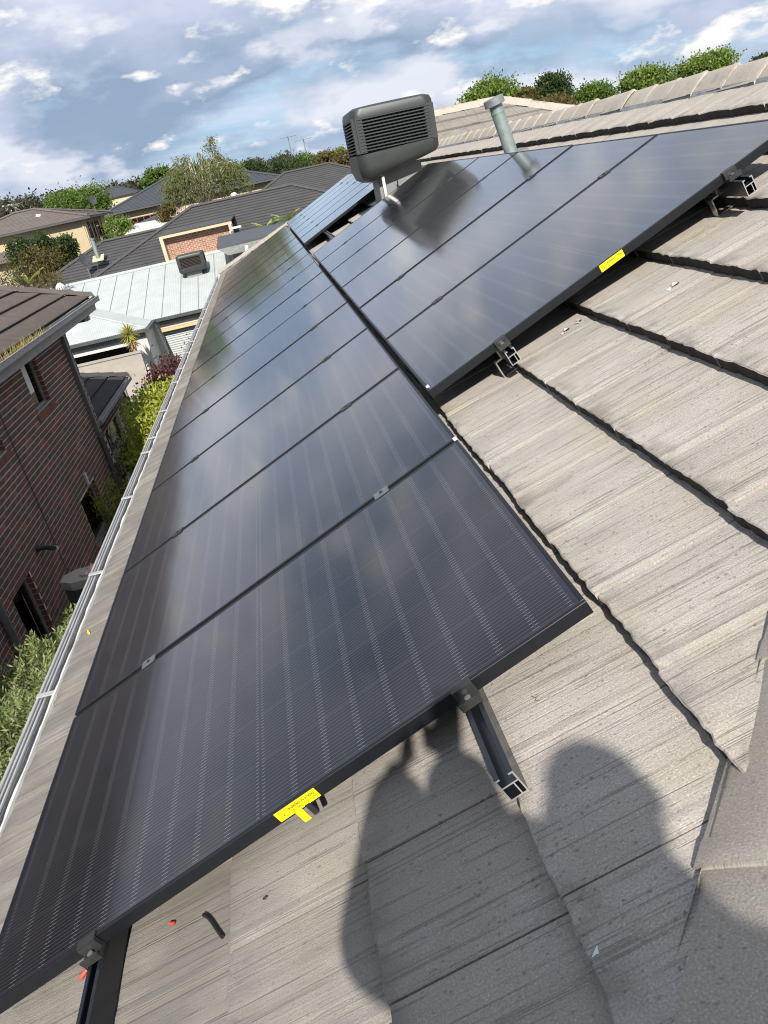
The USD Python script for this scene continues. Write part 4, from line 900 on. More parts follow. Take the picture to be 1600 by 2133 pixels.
def tank(label, cx, cy, hx, hy, z0, z1):
    t = thing('water_tank', label, 'tank', (cx, cy, z0), 'slim water tanks by the brick wall'); oc = np.array([(1, .45), (.55, 1), (-.55, 1), (-1, .45), (-1, -.45), (-.55, -1), (.55, -1), (1, -.45)]) * [hx, hy] + [cx, cy]
    def rg(s, z): return np.c_[(oc - [cx, cy]) * s + [cx, cy], np.full(8, z)]
    part(t, 'tank_body', loft([rg(.95, z0), rg(.95, z1 - .12)]), 'tank_body', smooth=20); part(t, 'lid', loft([rg(1, z1 - .12), rg(1.02, z1 - .05), rg(.98, z1)]), 'beige_lid', smooth=20)
    part(t, 'screened_inlet', MB().tube([(cx, cy, z1), (cx, cy, z1 + .03)], .12, 16), 'beige_lid')
tank('large slim tank with beige eight sided lid behind the bushy green shrub', -2.42, 8.60, .38, .22, -4.9, -2.70)
tank('small tank with rounded beige lid beside the far downpipe', -2.45, 13.6, .32, .42, -4.9, -3.02)

# ------------------------------------------------------------------ vegetation builders
def leaf_cloud(pts, size, aspect=.45, up=.3, var=.35, droop=None):
    n = len(pts); d = RNG.normal(size=(n, 3)); d[:, 2] += up
    if droop is not None: d = d * .35 + droop
    d /= np.linalg.norm(d, axis=1)[:, None]; o = RNG.normal(size=(n, 3)); o -= (o * d).sum(1)[:, None] * d; o /= np.linalg.norm(o, axis=1)[:, None]
    L = size * RNG.uniform(1 - var, 1 + var, n)[:, None]; w = o * L * aspect; d = d * L
    nrm = np.cross(d, w); nrm /= np.linalg.norm(nrm, axis=1)[:, None] + 1e-9
    V = np.stack([pts, pts + d * .5 + w * .5 + nrm * L * .08, pts + d, pts + d * .5 - w * .5 + nrm * L * .08], 1).reshape(-1, 3); i = np.arange(n)[:, None] * 4
    return V, np.vstack([i + [0, 1, 2], i + [0, 2, 3]]), tones(4 * n, 4)
def clump_points(c, r, nclump, per, spread, shell=.55, flat=0.0, seed=0):
    rs = np.random.default_rng(seed); d = rs.normal(size=(nclump, 3)); d /= np.linalg.norm(d, axis=1)[:, None]; rad = shell + (1 - shell) * rs.random(nclump) ** .6
    rad *= 0.82 + .36 * meshkit.noise(d * 1.9 + seed, seed)
    cc = d * rad[:, None] * np.asarray(r); cc[:, 2] = np.where(cc[:, 2] < -flat * r[2], -flat * r[2] * rs.random(nclump), cc[:, 2]) if flat else cc[:, 2]
    sz = rs.uniform(.6, 1.35, nclump)
    p = (cc[:, None] + rs.normal(size=(nclump, per, 3)) * (spread * sz)[:, None, None] * [1, 1, .75]).reshape(-1, 3)
    return p + np.asarray(c), cc + np.asarray(c)
def tree(name, label, cat, c, r, base_z, leaf, nclump=90, per=45, size=.16, spread=None, trunk_r=None, bark='bark', group=None, seed=1, shell=.5, aspect=.6, limbs=7, flat=.75):
    c, r = np.asarray(c, float), np.asarray(r, float); spread = spread or float(np.mean(r)) * .17; trunk_r = trunk_r or float(np.mean(r)) * .06
    t = thing(name, label, cat, (c[0], c[1], base_z), group)
    pts, cc = clump_points(c, r, nclump, per, spread, shell, flat, seed)
    rs = np.random.default_rng(seed + 5); tk = MB(); fork = np.array([c[0], c[1], max(base_z + .3, c[2] - r[2] * .65)])
    tk.tube([(c[0] + .02, c[1], base_z - .1), (c[0] - .03, c[1], (base_z + fork[2]) / 2), fork], [trunk_r * 1.3, trunk_r, trunk_r * .85], 9)
    for q in cc[rs.choice(len(cc), min(limbs * 3, len(cc)), replace=False)]:
        mdl = fork + (q - fork) * .5 + rs.normal(size=3) * .08 * r + [0, 0, .12 * r[2]]; tk.tube([fork, mdl, q], [trunk_r * .55, trunk_r * .3, trunk_r * .1], 6)
    part(t, 'trunk', tk, bark, smooth=60); part(t, 'crown', leaf_cloud(pts, size, aspect), leaf); return t
def shrub(name, label, c, r, base_z, leaf, n=90, per=60, size=.06, spread=.12, seed=1, aspect=.35, up=.7, group=None, stem='bark', shell=.35):
    c, r = np.asarray(c, float), np.asarray(r, float); t = thing(name, label, 'shrub', (c[0], c[1], base_z), group)
    pts, cc = clump_points(c, r, n, per, spread, shell, .9, seed); rs = np.random.default_rng(seed); tk = MB(); b = np.array([c[0], c[1], base_z])
    for q in cc[:40]: tk.tube([b + rs.normal(size=3) * [.15, .15, 0], (b + q) / 2 + rs.normal(size=3) * .1, q], [.022, .013, .004], 5)
    part(t, 'stems', tk, stem, smooth=60); part(t, 'foliage', leaf_cloud(pts, size, aspect, up), leaf); return t

def sprig_shrub(name, label, spots, base_z, leaf, nsprig, per, length, size, seed, aspect=.24, stem='bark'):
    """upright twigs carrying narrow leaves"""
    rs = np.random.default_rng(seed); t = thing(name, label, 'shrub', (*np.mean([s[0][:2] for s in spots], 0), base_z)); P, D = [], []; tk = MB()
    for c, r in spots:
        c, r = np.array(c), np.array(r)
        for k in range(int(nsprig / len(spots))):
            d = rs.normal(size=3); d /= np.linalg.norm(d); d[2] = abs(d[2]) * 1.0 - .25; rad = .35 + .65 * rs.random() ** .5; tip = c + d * r * rad * (.8 + .4 * meshkit.noise(d[None] * 2.2 + seed, seed)[0])
            ax = np.array([d[0] * .5, d[1] * .5, .8]) + rs.normal(size=3) * .25; ax /= np.linalg.norm(ax); L = length * rs.uniform(.6, 1.3); s = np.linspace(0, 1, per)
            q = tip + ax * (s[:, None] - 1) * L + rs.normal(size=(per, 3)) * .006; P.append(q); a = rs.normal(size=(per, 3)); a -= (a @ ax)[:, None] * ax; a /= np.linalg.norm(a, axis=1)[:, None]; D.append(a * .75 + ax * .65)
            if k % 5 == 0: tk.tube([np.array([c[0], c[1], base_z]) + rs.normal(size=3) * [.1, .1, 0], tip - ax * L * 1.4, tip - ax * L * .2], [.014, .007, .002], 4)
    P, D = np.vstack(P), np.vstack(D); n = len(P); D /= np.linalg.norm(D, axis=1)[:, None]; L = (size * rs.uniform(.6, 1.3, n))[:, None]; o = np.cross(D, rs.normal(size=(n, 3))); o /= np.linalg.norm(o, axis=1)[:, None]
    V = np.stack([P, P + D * L * .5 + o * L * aspect * .5, P + D * L, P + D * L * .5 - o * L * aspect * .5], 1).reshape(-1, 3); i = np.arange(n)[:, None] * 4
    part(t, 'stems', tk, stem, smooth=60); part(t, 'foliage', (V, np.vstack([i + [0, 1, 2], i + [0, 2, 3]]), tones(4 * n, 4)), leaf); return t

# plants between the two houses
sprig_shrub('leafy_shrub', 'big light green narrow leaved shrub below the gutter at lower left', [((-1.75, 3.7, -2.0), (.60, 1.0, .72)), ((-1.88, 5.0, -2.22), (.60, .9, .70)), ((-1.55, 2.7, -2.1), (.65, .9, .8)), ((-1.92, 6.2, -2.52), (.45, .65, .58)), ((-2.35, 4.5, -2.5), (.5, 1.0, .7)), ((-1.4, 4.0, -1.95), (.4, 1.2, .62)), ((-1.55, 5.6, -2.2), (.45, .8, .55)), ((-1.6, 6.6, -2.5), (.38, .6, .45))], -4.9, 'leaf_shrub', 4600, 16, .20, .062, 3)
shrub('yellow_green_hedge', 'yellow green rounded hedge beside the gutter below the purple shrub', (-1.95, 14.4, -2.6), (.60, 2.3, .95), -4.9, 'leaf_hedge', 260, 70, .075, .16, 11, .55)
shrub('dark_hedge', 'dark green bush below the small dark roof against the brick wall', (-2.75, 14.6, -3.5), (.45, 1.7, .75), -4.9, 'leaf_dark', 90, 45, .07, .15, 12, .5)
shrub('purple_shrub', 'dark purple leaved shrub beside the gutter in front of the garage', (-2.1, 18.4, -2.78), (.75, 2.6, .80), -4.9, 'leaf_purple', 230, 55, .085, .17, 13, .6)
shrub('purple_sprigs', 'thin purple sprigs standing up before the roller door', (-1.95, 21.6, -2.85), (.35, 1.3, .75), -4.9, 'leaf_purple', 34, 10, .075, .16, 14, .6)
shrub('climbing_plant', 'small yellow green climbing plant on the brick wall below the downpipe', (-2.75, 11.8, -2.95), (.28, .55, .42), -4.9, 'leaf_hedge', 45, 22, .06, .09, 15, .4)
shrub('flowering_plant', 'small pink flowering plant in front of the beige tank lid', (-1.75, 7.0, -2.15), (.22, .25, .22), -4.9, 'leaf_flower', 14, 16, .045, .05, 16, .6)

# ------------------------------------------------------------------ white iron roof house
wr = thing('iron_roof_house', 'low white house with pale corrugated iron roof beyond the brick house', 'house', (-4, 32, -4.9))
ZE, SL = -2.35, 0.258
def corrugated(xa, xb, ylo, yhi, zf, amp=.009, pitch=.076, n=6):
    x = np.linspace(xa, xb, int((xb - xa) / pitch * n)); z = amp * np.sin(2 * np.pi * x / pitch); lo, hi = ylo(x), yhi(x); k = len(x)
    V = np.vstack([np.c_[x, lo, zf(x, lo) + z], np.c_[x, hi, zf(x, hi) + z]]); i = np.arange(k - 1); return V, np.stack([i, i + 1, i + 1 + k, i + k], -1)
YR = 37.2
main = lambda x, y: ZE + SL * (y - 31); mf = part(wr, 'main_roof', corrugated(-9.2, 2.5, lambda x: np.where(x < -4.3, 31 + (-4.3 - x), 31.0), lambda x: np.full_like(x, YR), main), 'white_roof')
front = lambda x, y: ZE + SL * (y - 29.05); ff = part(wr, 'front_roof', corrugated(-9.5, -4.22, lambda x: np.full_like(x, 29.05), lambda x: np.minimum(29.05 - 4.22 - x, 33.2), front), 'white_roof')
part(wr, 'side_roof', MB().poly([(-4.22, 29.05, ZE), (-4.22, 31.05, ZE), (-8.6, 35.43, ZE + SL * 4.4), (-8.6, 33.43, ZE + SL * 4.38)]), 'white_roof')
seam = MB()
for x in np.arange(-8.6, 2.3, .76): seam.box((x, max(31.1, 31 - 4.3 - x + .05), ZE - 1), (x + .012, max(31.1, 31 - 4.3 - x + .05) + .01, ZE - .99))
sm = MB()
for x in np.arange(-8.4, 2.3, .762):
    ya = 31.0 if x > -4.3 else 31 - 4.3 - x; a, b = np.array([x, ya, main(x, ya) + .0125]), np.array([x, YR, main(x, YR) + .0125]); sm.add([a, a + [.02, 0, 0], b + [.02, 0, 0], b], [[0, 1, 2, 3]])
part(mf, 'sheet_laps', sm, 'galvanised')
part(wr, 'hip_capping', MB().tube([(-4.22, 29.05, ZE + .02), (-8.6, 33.43, ZE + SL * 4.38 + .03)], .035, 8), 'white_roof', smooth=60)
part(wr, 'ridge_capping', MB().slab([(-9.3, YR - .22, ZE + SL * 6.0 + .03), (2.5, YR - .22, ZE + SL * 6.0 + .03), (2.5, YR + .05, ZE + SL * 6.2 + .05), (-9.3, YR + .05, ZE + SL * 6.2 + .05)], (0, 0, -.02)), 'white_roof')
part(wr, 'rear_roof', MB().slab([(-9.3, YR + .05, ZE + SL * 6.2), (2.5, YR + .05, ZE + SL * 6.2), (2.5, 39.6, ZE + .9), (-9.3, 39.6, ZE + .9)], (0, 0, -.02)), 'white_roof')
gm = MB(); gm.box((-9.5, 28.93, ZE - .12), (-4.2, 29.06, ZE - .005)); gm.box((-4.2, 28.93, ZE - .12), (-4.09, 30.92, ZE - .005)); gm.box((-4.2, 30.92, ZE - .12), (2.5, 31.03, ZE - .005)); part(wr, 'gutter', gm, 'dark_gutter')
wm = MB(); wm.box((-9.5, 29.30, -2.88), (-4.83, 29.42, -2.66)); wm.box((-4.83, 29.28, -4.9), (-4.33, 29.5, ZE - .1)); part(wr, 'front_beam', wm, 'white_paint')
part(wr, 'upper_fascia', MB().box((-9.5, 29.22, -2.66), (-4.34, 29.295, -2.47)), 'pipe_grey')
part(wr, 'side_wall', MB().box((-4.45, 29.5, -4.9), (-4.329, 31.3, ZE - .1)), 'white_paint')
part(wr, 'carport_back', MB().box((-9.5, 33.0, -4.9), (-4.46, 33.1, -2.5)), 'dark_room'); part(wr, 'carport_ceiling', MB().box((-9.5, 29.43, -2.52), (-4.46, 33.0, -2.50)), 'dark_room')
gw = MB(); gw.box((-4.328, 31.3, -4.9), (-4.02, 31.45, ZE - .1)); gw.box((-4.02, 31.3, -2.82), (2.5, 31.45, ZE - .1)); gw.box((-1.5, 31.3, -4.9), (2.5, 31.45, -2.82)); part(wr, 'garage_wall', gw, 'white_paint')
gd = part(wr, 'roller_door', MB().box((-4.02, 31.52, -4.9), (-1.5, 31.56, -2.82)), 'roller_door')
for k in range(22): part(gd, 'door_slat', MB().hexa([[-4.0, 31.485, -4.86 + k * .092], [-1.52, 31.485, -4.86 + k * .092], [-1.52, 31.519, -4.86 + k * .092], [-4.0, 31.519, -4.86 + k * .092], [-4.0, 31.50, -4.79 + k * .092], [-1.52, 31.50, -4.79 + k * .092], [-1.52, 31.519, -4.79 + k * .092], [-4.0, 31.519, -4.79 + k * .092]]), 'roller_door')
part(wr, 'door_beam', MB().box((-4.02, 31.22, -2.95), (-1.5, 31.32, -2.83)), 'timber_yellow', label='yellow timber beam above the roller door'); part(wr, 'box_gutter', MB().box((-4.0, 31.18, -2.68), (2.5, 31.3, -2.55)), 'pipe_grey')
part(wr, 'back_wall', MB().box((-9.3, 39.2, -4.9), (2.5, 39.4, -1.3)), 'white_paint')
# raised clerestory
cl = MB(); cl.slab([(-1.10, 33.6, -.36), (2.6, 33.6, -.28), (2.6, 36.6, -.10), (-1.10, 36.6, -.10)], (0, 0, -.10)); cr = part(wr, 'skillion_roof', cl, 'dark_gutter')
part(wr, 'skillion_soffit', MB().slab([(-1.06, 33.65, -.465), (2.6, 33.65, -.385), (2.6, 34.4, -.80), (-.75, 34.4, -.82)], (0, 0, -.01)), 'soffit_white')
part(wr, 'clerestory_wall', MB().box((-.55, 34.4, -1.6), (2.6, 34.5, -.3)), 'dark_cladding')
evap_cooler('smaller dark evaporative cooler on the white iron roof', -3.02, -1.80, 34.4, 35.5, -1.18, -.42, 0.0, -1.55, detail=False)
lone('vent_pipe', MB().tube([at(516, 528, 31), at(513, 511, 31)], .07, 12), 'white_plastic', 'short white vent pipe at the far eave corner', 'pipe', smooth=50)
b = at(131, 612, 33); wv = thing('whirlybird_vent', 'white round turbine vent on the end of the white iron roof', 'vent', b)
part(wv, 'neck', MB().tube([b + [0, 0, -.35], b + [0, 0, .12]], .13, 14), 'white_plastic', smooth=50)
for k in range(14):
    a = k * 2 * np.pi / 14; p = []
    for q in np.linspace(0, 1, 6): rr = .06 + .15 * math.sin(np.pi * (.15 + .8 * q)); p.append((b[0] + rr * math.cos(a), b[1] + rr * math.sin(a), b[2] + .12 + q * .30))
    p = np.array(p); tn = np.array([-math.sin(a), math.cos(a), 0]) * .03; m = MB(); n = 6; m.add(np.vstack([p - tn, p + tn]), [[i, i + 1, i + 1 + n, i + n] for i in range(n - 1)]); part(wv, 'vane', m, 'white_plastic')
part(wv, 'cap', MB().tube([b + [0, 0, .42], b + [0, 0, .45]], [.10, .04], 14), 'white_plastic', smooth=50); part(wv, 'core', MB().tube([b + [0, 0, .12], b + [0, 0, .42]], .09, 12), 'gutter_grey', smooth=50)
lone('rendered_wall', MB().box((-9.0, 26.9, -4.9), (-4.28, 27.1, -2.85)).box((-9.02, 26.86, -2.85), (-4.26, 27.14, -2.80)), 'beige_wall', 'beige rendered courtyard wall in front of the white house', 'wall')
# yucca
yb = np.array([-4.62, 27.6, -2.25]); yt = thing('yucca', 'spiky yellow green yucca standing behind the beige wall', 'plant', (yb[0], yb[1], -4.9))
part(yt, 'trunk', MB().tube([(yb[0] + .12, yb[1], -4.9), (yb[0] + .05, yb[1], -3.2), yb], [.09, .07, .06], 9), 'pale_bark', smooth=60)
def spikes(n, c, L, w, up, seed):
    rs = np.random.default_rng(seed); d = rs.normal(size=(n, 3)); d[:, 2] = d[:, 2] * .7 + up; d /= np.linalg.norm(d, axis=1)[:, None]; l = (L * rs.uniform(.7, 1.1, n))[:, None]
    o = np.cross(d, [0, 0, 1.0]); o /= np.linalg.norm(o, axis=1)[:, None] + 1e-9; m = c + d * l * .5; tip = c + d * l - [0, 0, .08] * l; V = np.stack([c - o * w * .5 + 0 * m, c + o * w * .5 + 0 * m, m + o * w, m - o * w, tip], 1).reshape(-1, 3); i = np.arange(n)[:, None] * 5
    return V, np.vstack([i + [0, 1, 2], i + [0, 2, 3], i + [3, 2, 4]]), tones(5 * n, 5)
part(yt, 'leaves', spikes(150, yb, .58, .024, .25, 3), 'leaf_yucca'); part(yt, 'dry_skirt', spikes(60, yb - [-.03, 0, .25], .42, .022, -.9, 4), 'leaf_dry')

# ------------------------------------------------------------------ generic hipped houses
def hip_house(name, label, x0, x1, y0, y1, ze, slope, gzv, wallm, roofm, capm, expo=.36, butt=.035, over=.5, group=None, trim='dark_gutter'):
    t = thing(name, label, 'house', ((x0 + x1) / 2, (y0 + y1) / 2, gzv), group); run = min(x1 - x0, y1 - y0) / 2; zr = ze + run * slope
    if x1 - x0 > y1 - y0: A, B = np.array([x0 + run, (y0 + y1) / 2, zr]), np.array([x1 - run, (y0 + y1) / 2, zr])
    else: A, B = np.array([(x0 + x1) / 2, y0 + run, zr]), np.array([(x0 + x1) / 2, y1 - run, zr])
    c = [np.array(p) for p in ((x0, y0, ze), (x1, y0, ze), (x1, y1, ze), (x0, y1, ze))]; m = MB()
    if x1 - x0 > y1 - y0: faces = ((c[0], c[1], B, A), (c[1], c[2], B, B), (c[2], c[3], A, B), (c[3], c[0], A, A)); hips = ((c[0], A), (c[1], B), (c[2], B), (c[3], A))
    else: faces = ((c[0], c[1], A, A), (c[1], c[2], B, A), (c[2], c[3], B, B), (c[3], c[0], A, B)); hips = ((c[0], A), (c[1], A), (c[2], B), (c[3], B))
    for f in faces: stepped_face(m, *f, expo, butt)
    rp = part(t, 'roof', m, roofm); cp = MB()
    for a, b in hips + ((A, B),):
        if np.linalg.norm(a - b) > .2: cp.tube([a + [0, 0, .05], b + [0, 0, .05]], .10, 6)
    part(rp, 'ridge_caps', cp, capm, smooth=60)
    part(t, 'gutter', MB().box((x0 - .1, y0 - .1, ze - .14), (x1 + .1, y1 + .1, ze - .01)), trim)
    part(t, 'wall', MB().box((x0 + over, y0 + over, gzv - .5), (x1 - over, y1 - over, ze - .141)), wallm)
    return t, rp
def face_window(t, x0, x1, y, z0, z1, frame, glass='window_glass', mull=1, back='dark_room'):
    fm = MB(); w = .06
    fm.box((x0, y - .05, z0), (x0 + w, y + .02, z1)); fm.box((x1 - w, y - .05, z0), (x1, y + .02, z1)); fm.box((x0 + w, y - .05, z0), (x1 - w, y + .02, z0 + w)); fm.box((x0 + w, y - .05, z1 - w), (x1 - w, y + .02, z1))
    for k in range(1, mull + 1): xm = x0 + (x1 - x0) * k / (mull + 1); fm.box((xm - .03, y - .05, z0 + w), (xm + .03, y + .02, z1 - w))
    wn = part(t, 'window', fm, frame); part(wn, 'dark_interior', MB().box((x0 + w, y - .006, z0 + w), (x1 - w, y - .003, z1 - w)), back); part(wn, 'pane', MB().box((x0 + w, y - .022, z0 + w), (x1 - w, y - .018, z1 - w)), glass)
def side_window(t, x, y0, y1, z0, z1, frame):
    fm = MB(); w = .06
    fm.box((x - .02, y0, z0), (x + .05, y0 + w, z1)); fm.box((x - .02, y1 - w, z0), (x + .05, y1, z1)); fm.box((x - .02, y0 + w, z0), (x + .05, y1 - w, z0 + w)); fm.box((x - .02, y0 + w, z1 - w), (x + .05, y1 - w, z1))
    wn = part(t, 'window', fm, frame); part(wn, 'dark_interior', MB().box((x + .003, y0 + w, z0 + w), (x + .006, y1 - w, z1 - w)), 'dark_room'); part(wn, 'pane', MB().box((x + .018, y0 + w, z0 + w), (x + .022, y1 - w, z1 - w)), 'window_glass')

# dark tiled house with a brick gable
dh, dr = hip_house('dark_roof_house', 'house with wide charcoal tiled roof and brick gable behind the white iron roof', -10.65, 11.18, 38.0, 54.0, -2.11, .42, -4.5, 'brick_tan', 'house_roof_charcoal', 'ridge_cap_charcoal', .33, .045)
m = MB(); lx0, lx1, ly0, ly1, lz, lr = -14.16, -4.0, 39.8, 52.2, -2.11, 2.6 / 6.2; A, B = np.array([-7.96, 46, .49]), np.array([-4.0, 46, .49])
stepped_face(m, (lx0, ly0, lz), (lx1, ly0, lz), B, A, .33, .045); stepped_face(m, (lx0, ly1, lz), (lx0, ly0, lz), A, A, .33, .045); stepped_face(m, (lx1, ly1, lz), (lx0, ly1, lz), A, B, .33, .045)
lrp = part(dh, 'lower_roof', m, 'house_roof_charcoal'); cp = MB()
for a in ((lx0, ly0, lz), (lx0, ly1, lz), B): cp.tube([np.array(a) + [0, 0, .05], A + [0, 0, .05]], .10, 6)
part(lrp, 'ridge_caps', cp, 'ridge_cap_charcoal', smooth=60); part(dh, 'lower_wall', MB().box((lx0 + .5, ly0 + .5, -5), (lx1, ly1 - .5, lz)), 'brick_tan')
# dormer of red brick with cream boards
gy0 = 38.0; part(dh, 'gable_wall', MB().box((-3.72, gy0 + .35, -2.0), (-.55, 43.0, .33)), 'mortar_joint')
gb = MB(); z = -1.5; row = 0
while z < .28:
    x = -3.72 - (row % 2) * .12
    while x < -.56: a, b = max(x + .006, -3.70), min(x + .234, -.57); (gb.box((a, gy0 + .34, z + .006), (b, gy0 + .352, z + .08)) if b - a > .03 else None); x += .24
    z += .086; row += 1
part(dh, 'gable_bricks', gb, 'brick_tan', kind='stuff')
part(dh, 'gable_roof', MB().box((-3.9, gy0 - .08, .41), (-.36, 44.2, .47)), 'house_roof_charcoal')
part(dh, 'gable_beam', MB().box((-3.88, gy0 - .05, .27), (-.38, gy0 + .15, .41)), 'cream_trim'); part(dh, 'gable_post', MB().box((-3.88, gy0 - .05, -1.4), (-3.72, gy0 + .33, .27)), 'cream_trim'); part(dh, 'gable_post', MB().box((-.56, gy0 - .05, -.05), (-.42, gy0 + .33, .27)), 'cream_trim')
part(dh, 'gable_sill', MB().box((-3.72, gy0 - .3, -1.2), (-.3, gy0 + .33, -.72)), 'cream_trim'); part(dh, 'gable_bracket', MB().box((-.42, gy0 - .04, .02), (.02, gy0 + .06, .12)), 'white_paint')
# things on that roof
fb = at(206, 541, 43.0); ft = fb + [0.0, 0, 1.0]
t = thing('roof_flue', 'pale green metal flue with square base plate on the charcoal roof', 'flue', fb); part(t, 'pipe', MB().tube([fb - [0, 0, .2], ft], .11, 14), 'flue_metal', smooth=50); part(t, 'cap', MB().tube([ft, ft + [0, 0, .1]], .13, 14), 'galvanised', smooth=50); part(t, 'base_plate', MB().slab([fb + [-.3, -.3, -.02], fb + [.3, -.3, -.02], fb + [.3, .3, .23], fb + [-.3, .3, .23]], (0, 0, -.03)), 'cream_trim')
def dish(label, p, r, grp='satellite dishes'):
    t = thing('satellite_dish', label, 'satellite dish', p, grp); th = np.linspace(0, 2 * np.pi, 20, endpoint=False); ax = np.array([.75, -.55, .35]); ax /= np.linalg.norm(ax); a = np.cross(ax, [0, 0, 1.0]); a /= np.linalg.norm(a); b = np.cross(ax, a); c = p + [0, 0, .75]; rings = []
    for q in (.02, .5, 1.0): rings.append(c + ax * (q ** 2 * .18 * r) + q * r * (np.cos(th)[:, None] * a + np.sin(th)[:, None] * b * .95))
    V, F = loft(rings, False); part(t, 'reflector', (np.vstack([V, V - ax * .015]), np.vstack([F, F[:, ::-1] + len(V)])), 'dark_gutter', smooth=50)
    part(t, 'mast', MB().tube([p - [0, 0, .25], p + [0, 0, .45], c - ax * .02], .025, 6), 'steel'); part(t, 'feed_arm', MB().tube([c - [0, 0, r * .8], c + ax * r * 1.0 - [0, 0, r * .3]], .015, 5), 'steel')
dish('dark satellite dish at the lower edge of the charcoal roof by the white roof', at(187, 572, 42.5), .36)
# roof behind with second peak
hip_house('grey_roof_house', 'house whose grey hipped roof peaks behind the charcoal roof at right', -1.5, 12.0, 57.0, 67.0, -.2, .45, -3.8, 'cream_wall', 'house_roof_charcoal', 'ridge_cap_charcoal', .33, .04)
lone('roof_cowl', MB().tube([at(488, 412, 52), at(487, 404, 52), at(486, 401, 52)], [.16, .22, .1], 12), 'white_plastic', 'white round cowl on the ridge of the charcoal roof', 'vent', smooth=50)
wf = np.array([at(253, 496, 58), at(320, 482, 58), at(372, 450, 62), at(281, 466, 62)])
lone('white_flat_roof', MB().slab(wf, (0, 0, -.15)).box(np.minimum(wf[0], wf[1]) + [.2, .3, -3.5], wf[1] + [-.2, 2.5, -.3]), 'white_paint', 'white flat roofed building glimpsed beyond the charcoal roof', 'building')
cr_, crp = hip_house('cream_house', 'two storey cream rendered house with brown hipped roof at far left', -21.0, -10.55, 57.4, 66.4, 2.07, .27, -3.9, 'cream_render', 'house_roof_brown', 'ridge_cap_brown', .33, .03)
side_window(cr_, -11.05, 58.6, 59.3, .3, 1.75, 'dark_frame'); side_window(cr_, -11.05, 60.0, 60.5, .4, 1.7, 'dark_frame'); side_window(cr_, -11.05, 61.2, 62.6, .2, 1.75, 'dark_frame'); side_window(cr_, -11.05, 60.8, 62.2, -1.6, -.9, 'dark_frame')
face_window(cr_, -15.6, -14.2, 57.9, .6, 1.5, 'dark_frame', mull=1); part(cr_, 'downpipe', MB().tube([(-11.2, 57.86, 1.95), (-11.2, 57.86, -4)], .06, 8), 'cream_trim', smooth=50); part(cr_, 'downpipe', MB().tube([(-11.0, 63.6, 1.95), (-11.0, 63.6, -4)], .06, 8), 'cream_trim', smooth=50)
m = MB(); stepped_face(m, (-21, 54.6, .35), (-12.6, 54.6, .35), (-12.6, 57.95, 1.0), (-21, 57.95, 1.0), .33, .03); part(cr_, 'porch_roof', m, 'house_roof_brown'); part(cr_, 'porch_wall', MB().box((-21, 55.2, -4), (-13.0, 57.89, .33)), 'cream_render')
dish('dark satellite dish on the right edge of the cream house roof', np.array([-11.2, 64.0, 2.35]), .38)
lone('roof_vent', MB().tube([at(80, 450, 60) - [0, 0, .1], at(80, 446, 60)], [.22, .16], 10), 'white_plastic', 'small white vent on the roof of the cream house', 'vent', smooth=50)
bh, bhr = hip_house('slate_roof_house', 'cream house with blue grey roof and red brown windows beside the weeping tree', -12.0, 3.5, 70.0, 81.0, 1.95, .34, -3.2, 'cream_wall', 'house_roof_slate', 'house_roof_slate', .33, .04)
face_window(bh, -9.9, -7.6, 70.5, .45, 1.25, 'red_wood', mull=3, back='red_wood'); face_window(bh, -7.0, -6.3, 70.5, .8, 1.4, 'window_frame')
dish('dark satellite dish on the blue grey roof', at(322, 420, 73) - [0, 0, .6], .38)
lone('low_grey_roof', MB().slab([at(275, 470, 66), at(325, 447, 66), at(330, 452, 64), at(290, 482, 64)], (0, 0, -.1)), 'house_roof_slate', 'small grey roof below the windows of the blue grey roofed house', 'roof')
rl = thing('balcony_rail', 'white railing on the flat roof below the blue grey roofed house', 'railing', at(290, 470, 63))
a, b = at(288, 470, 62.5), at(318, 460, 62.5); part(rl, 'top_rail', MB().tube([a, b], .035, 6), 'white_paint'); part(rl, 'bottom_rail', MB().tube([a - [0, 0, .55], b - [0, 0, .55]], .03, 6), 'white_paint')
for k in range(9): p = a + (b - a) * k / 8; part(rl, 'baluster', MB().box(p - [.02, .02, .55], p + [.02, .02, 0]), 'white_paint')
for k, (px, py, Y, w, h_, wm_, rm, lab) in enumerate([(232, 406, 150, 9, 3.0, 'cream_wall', 'house_roof_slate', 'dark roofed far house left of the blue grey roof'), (556, 362, 110, 7, 3.0, 'orange_brick', 'house_roof_brown', 'small orange brick house between trees beyond the charcoal roof'), (655, 352, 105, 7, 3.2, 'cream_wall', 'house_roof_slate', 'pale walled far house below the antenna masts'), (8, 440, 190, 9, 3.0, 'white_paint', 'white_roof', 'far white roofed building on the horizon at the left edge'), (48, 424, 230, 6, 3.0, 'orange_brick', 'house_roof_brown', 'far orange brick house among trees near the left horizon')]):
    p = at(px, py, Y); gg = float(gz(Y)); hip_house('far_house', lab, p[0] - w / 2, p[0] + w / 2, Y, Y + w * .8, p[2] - .3, .4, min(gg, p[2] - 3), wm_, rm, rm, .5, .05, .4)

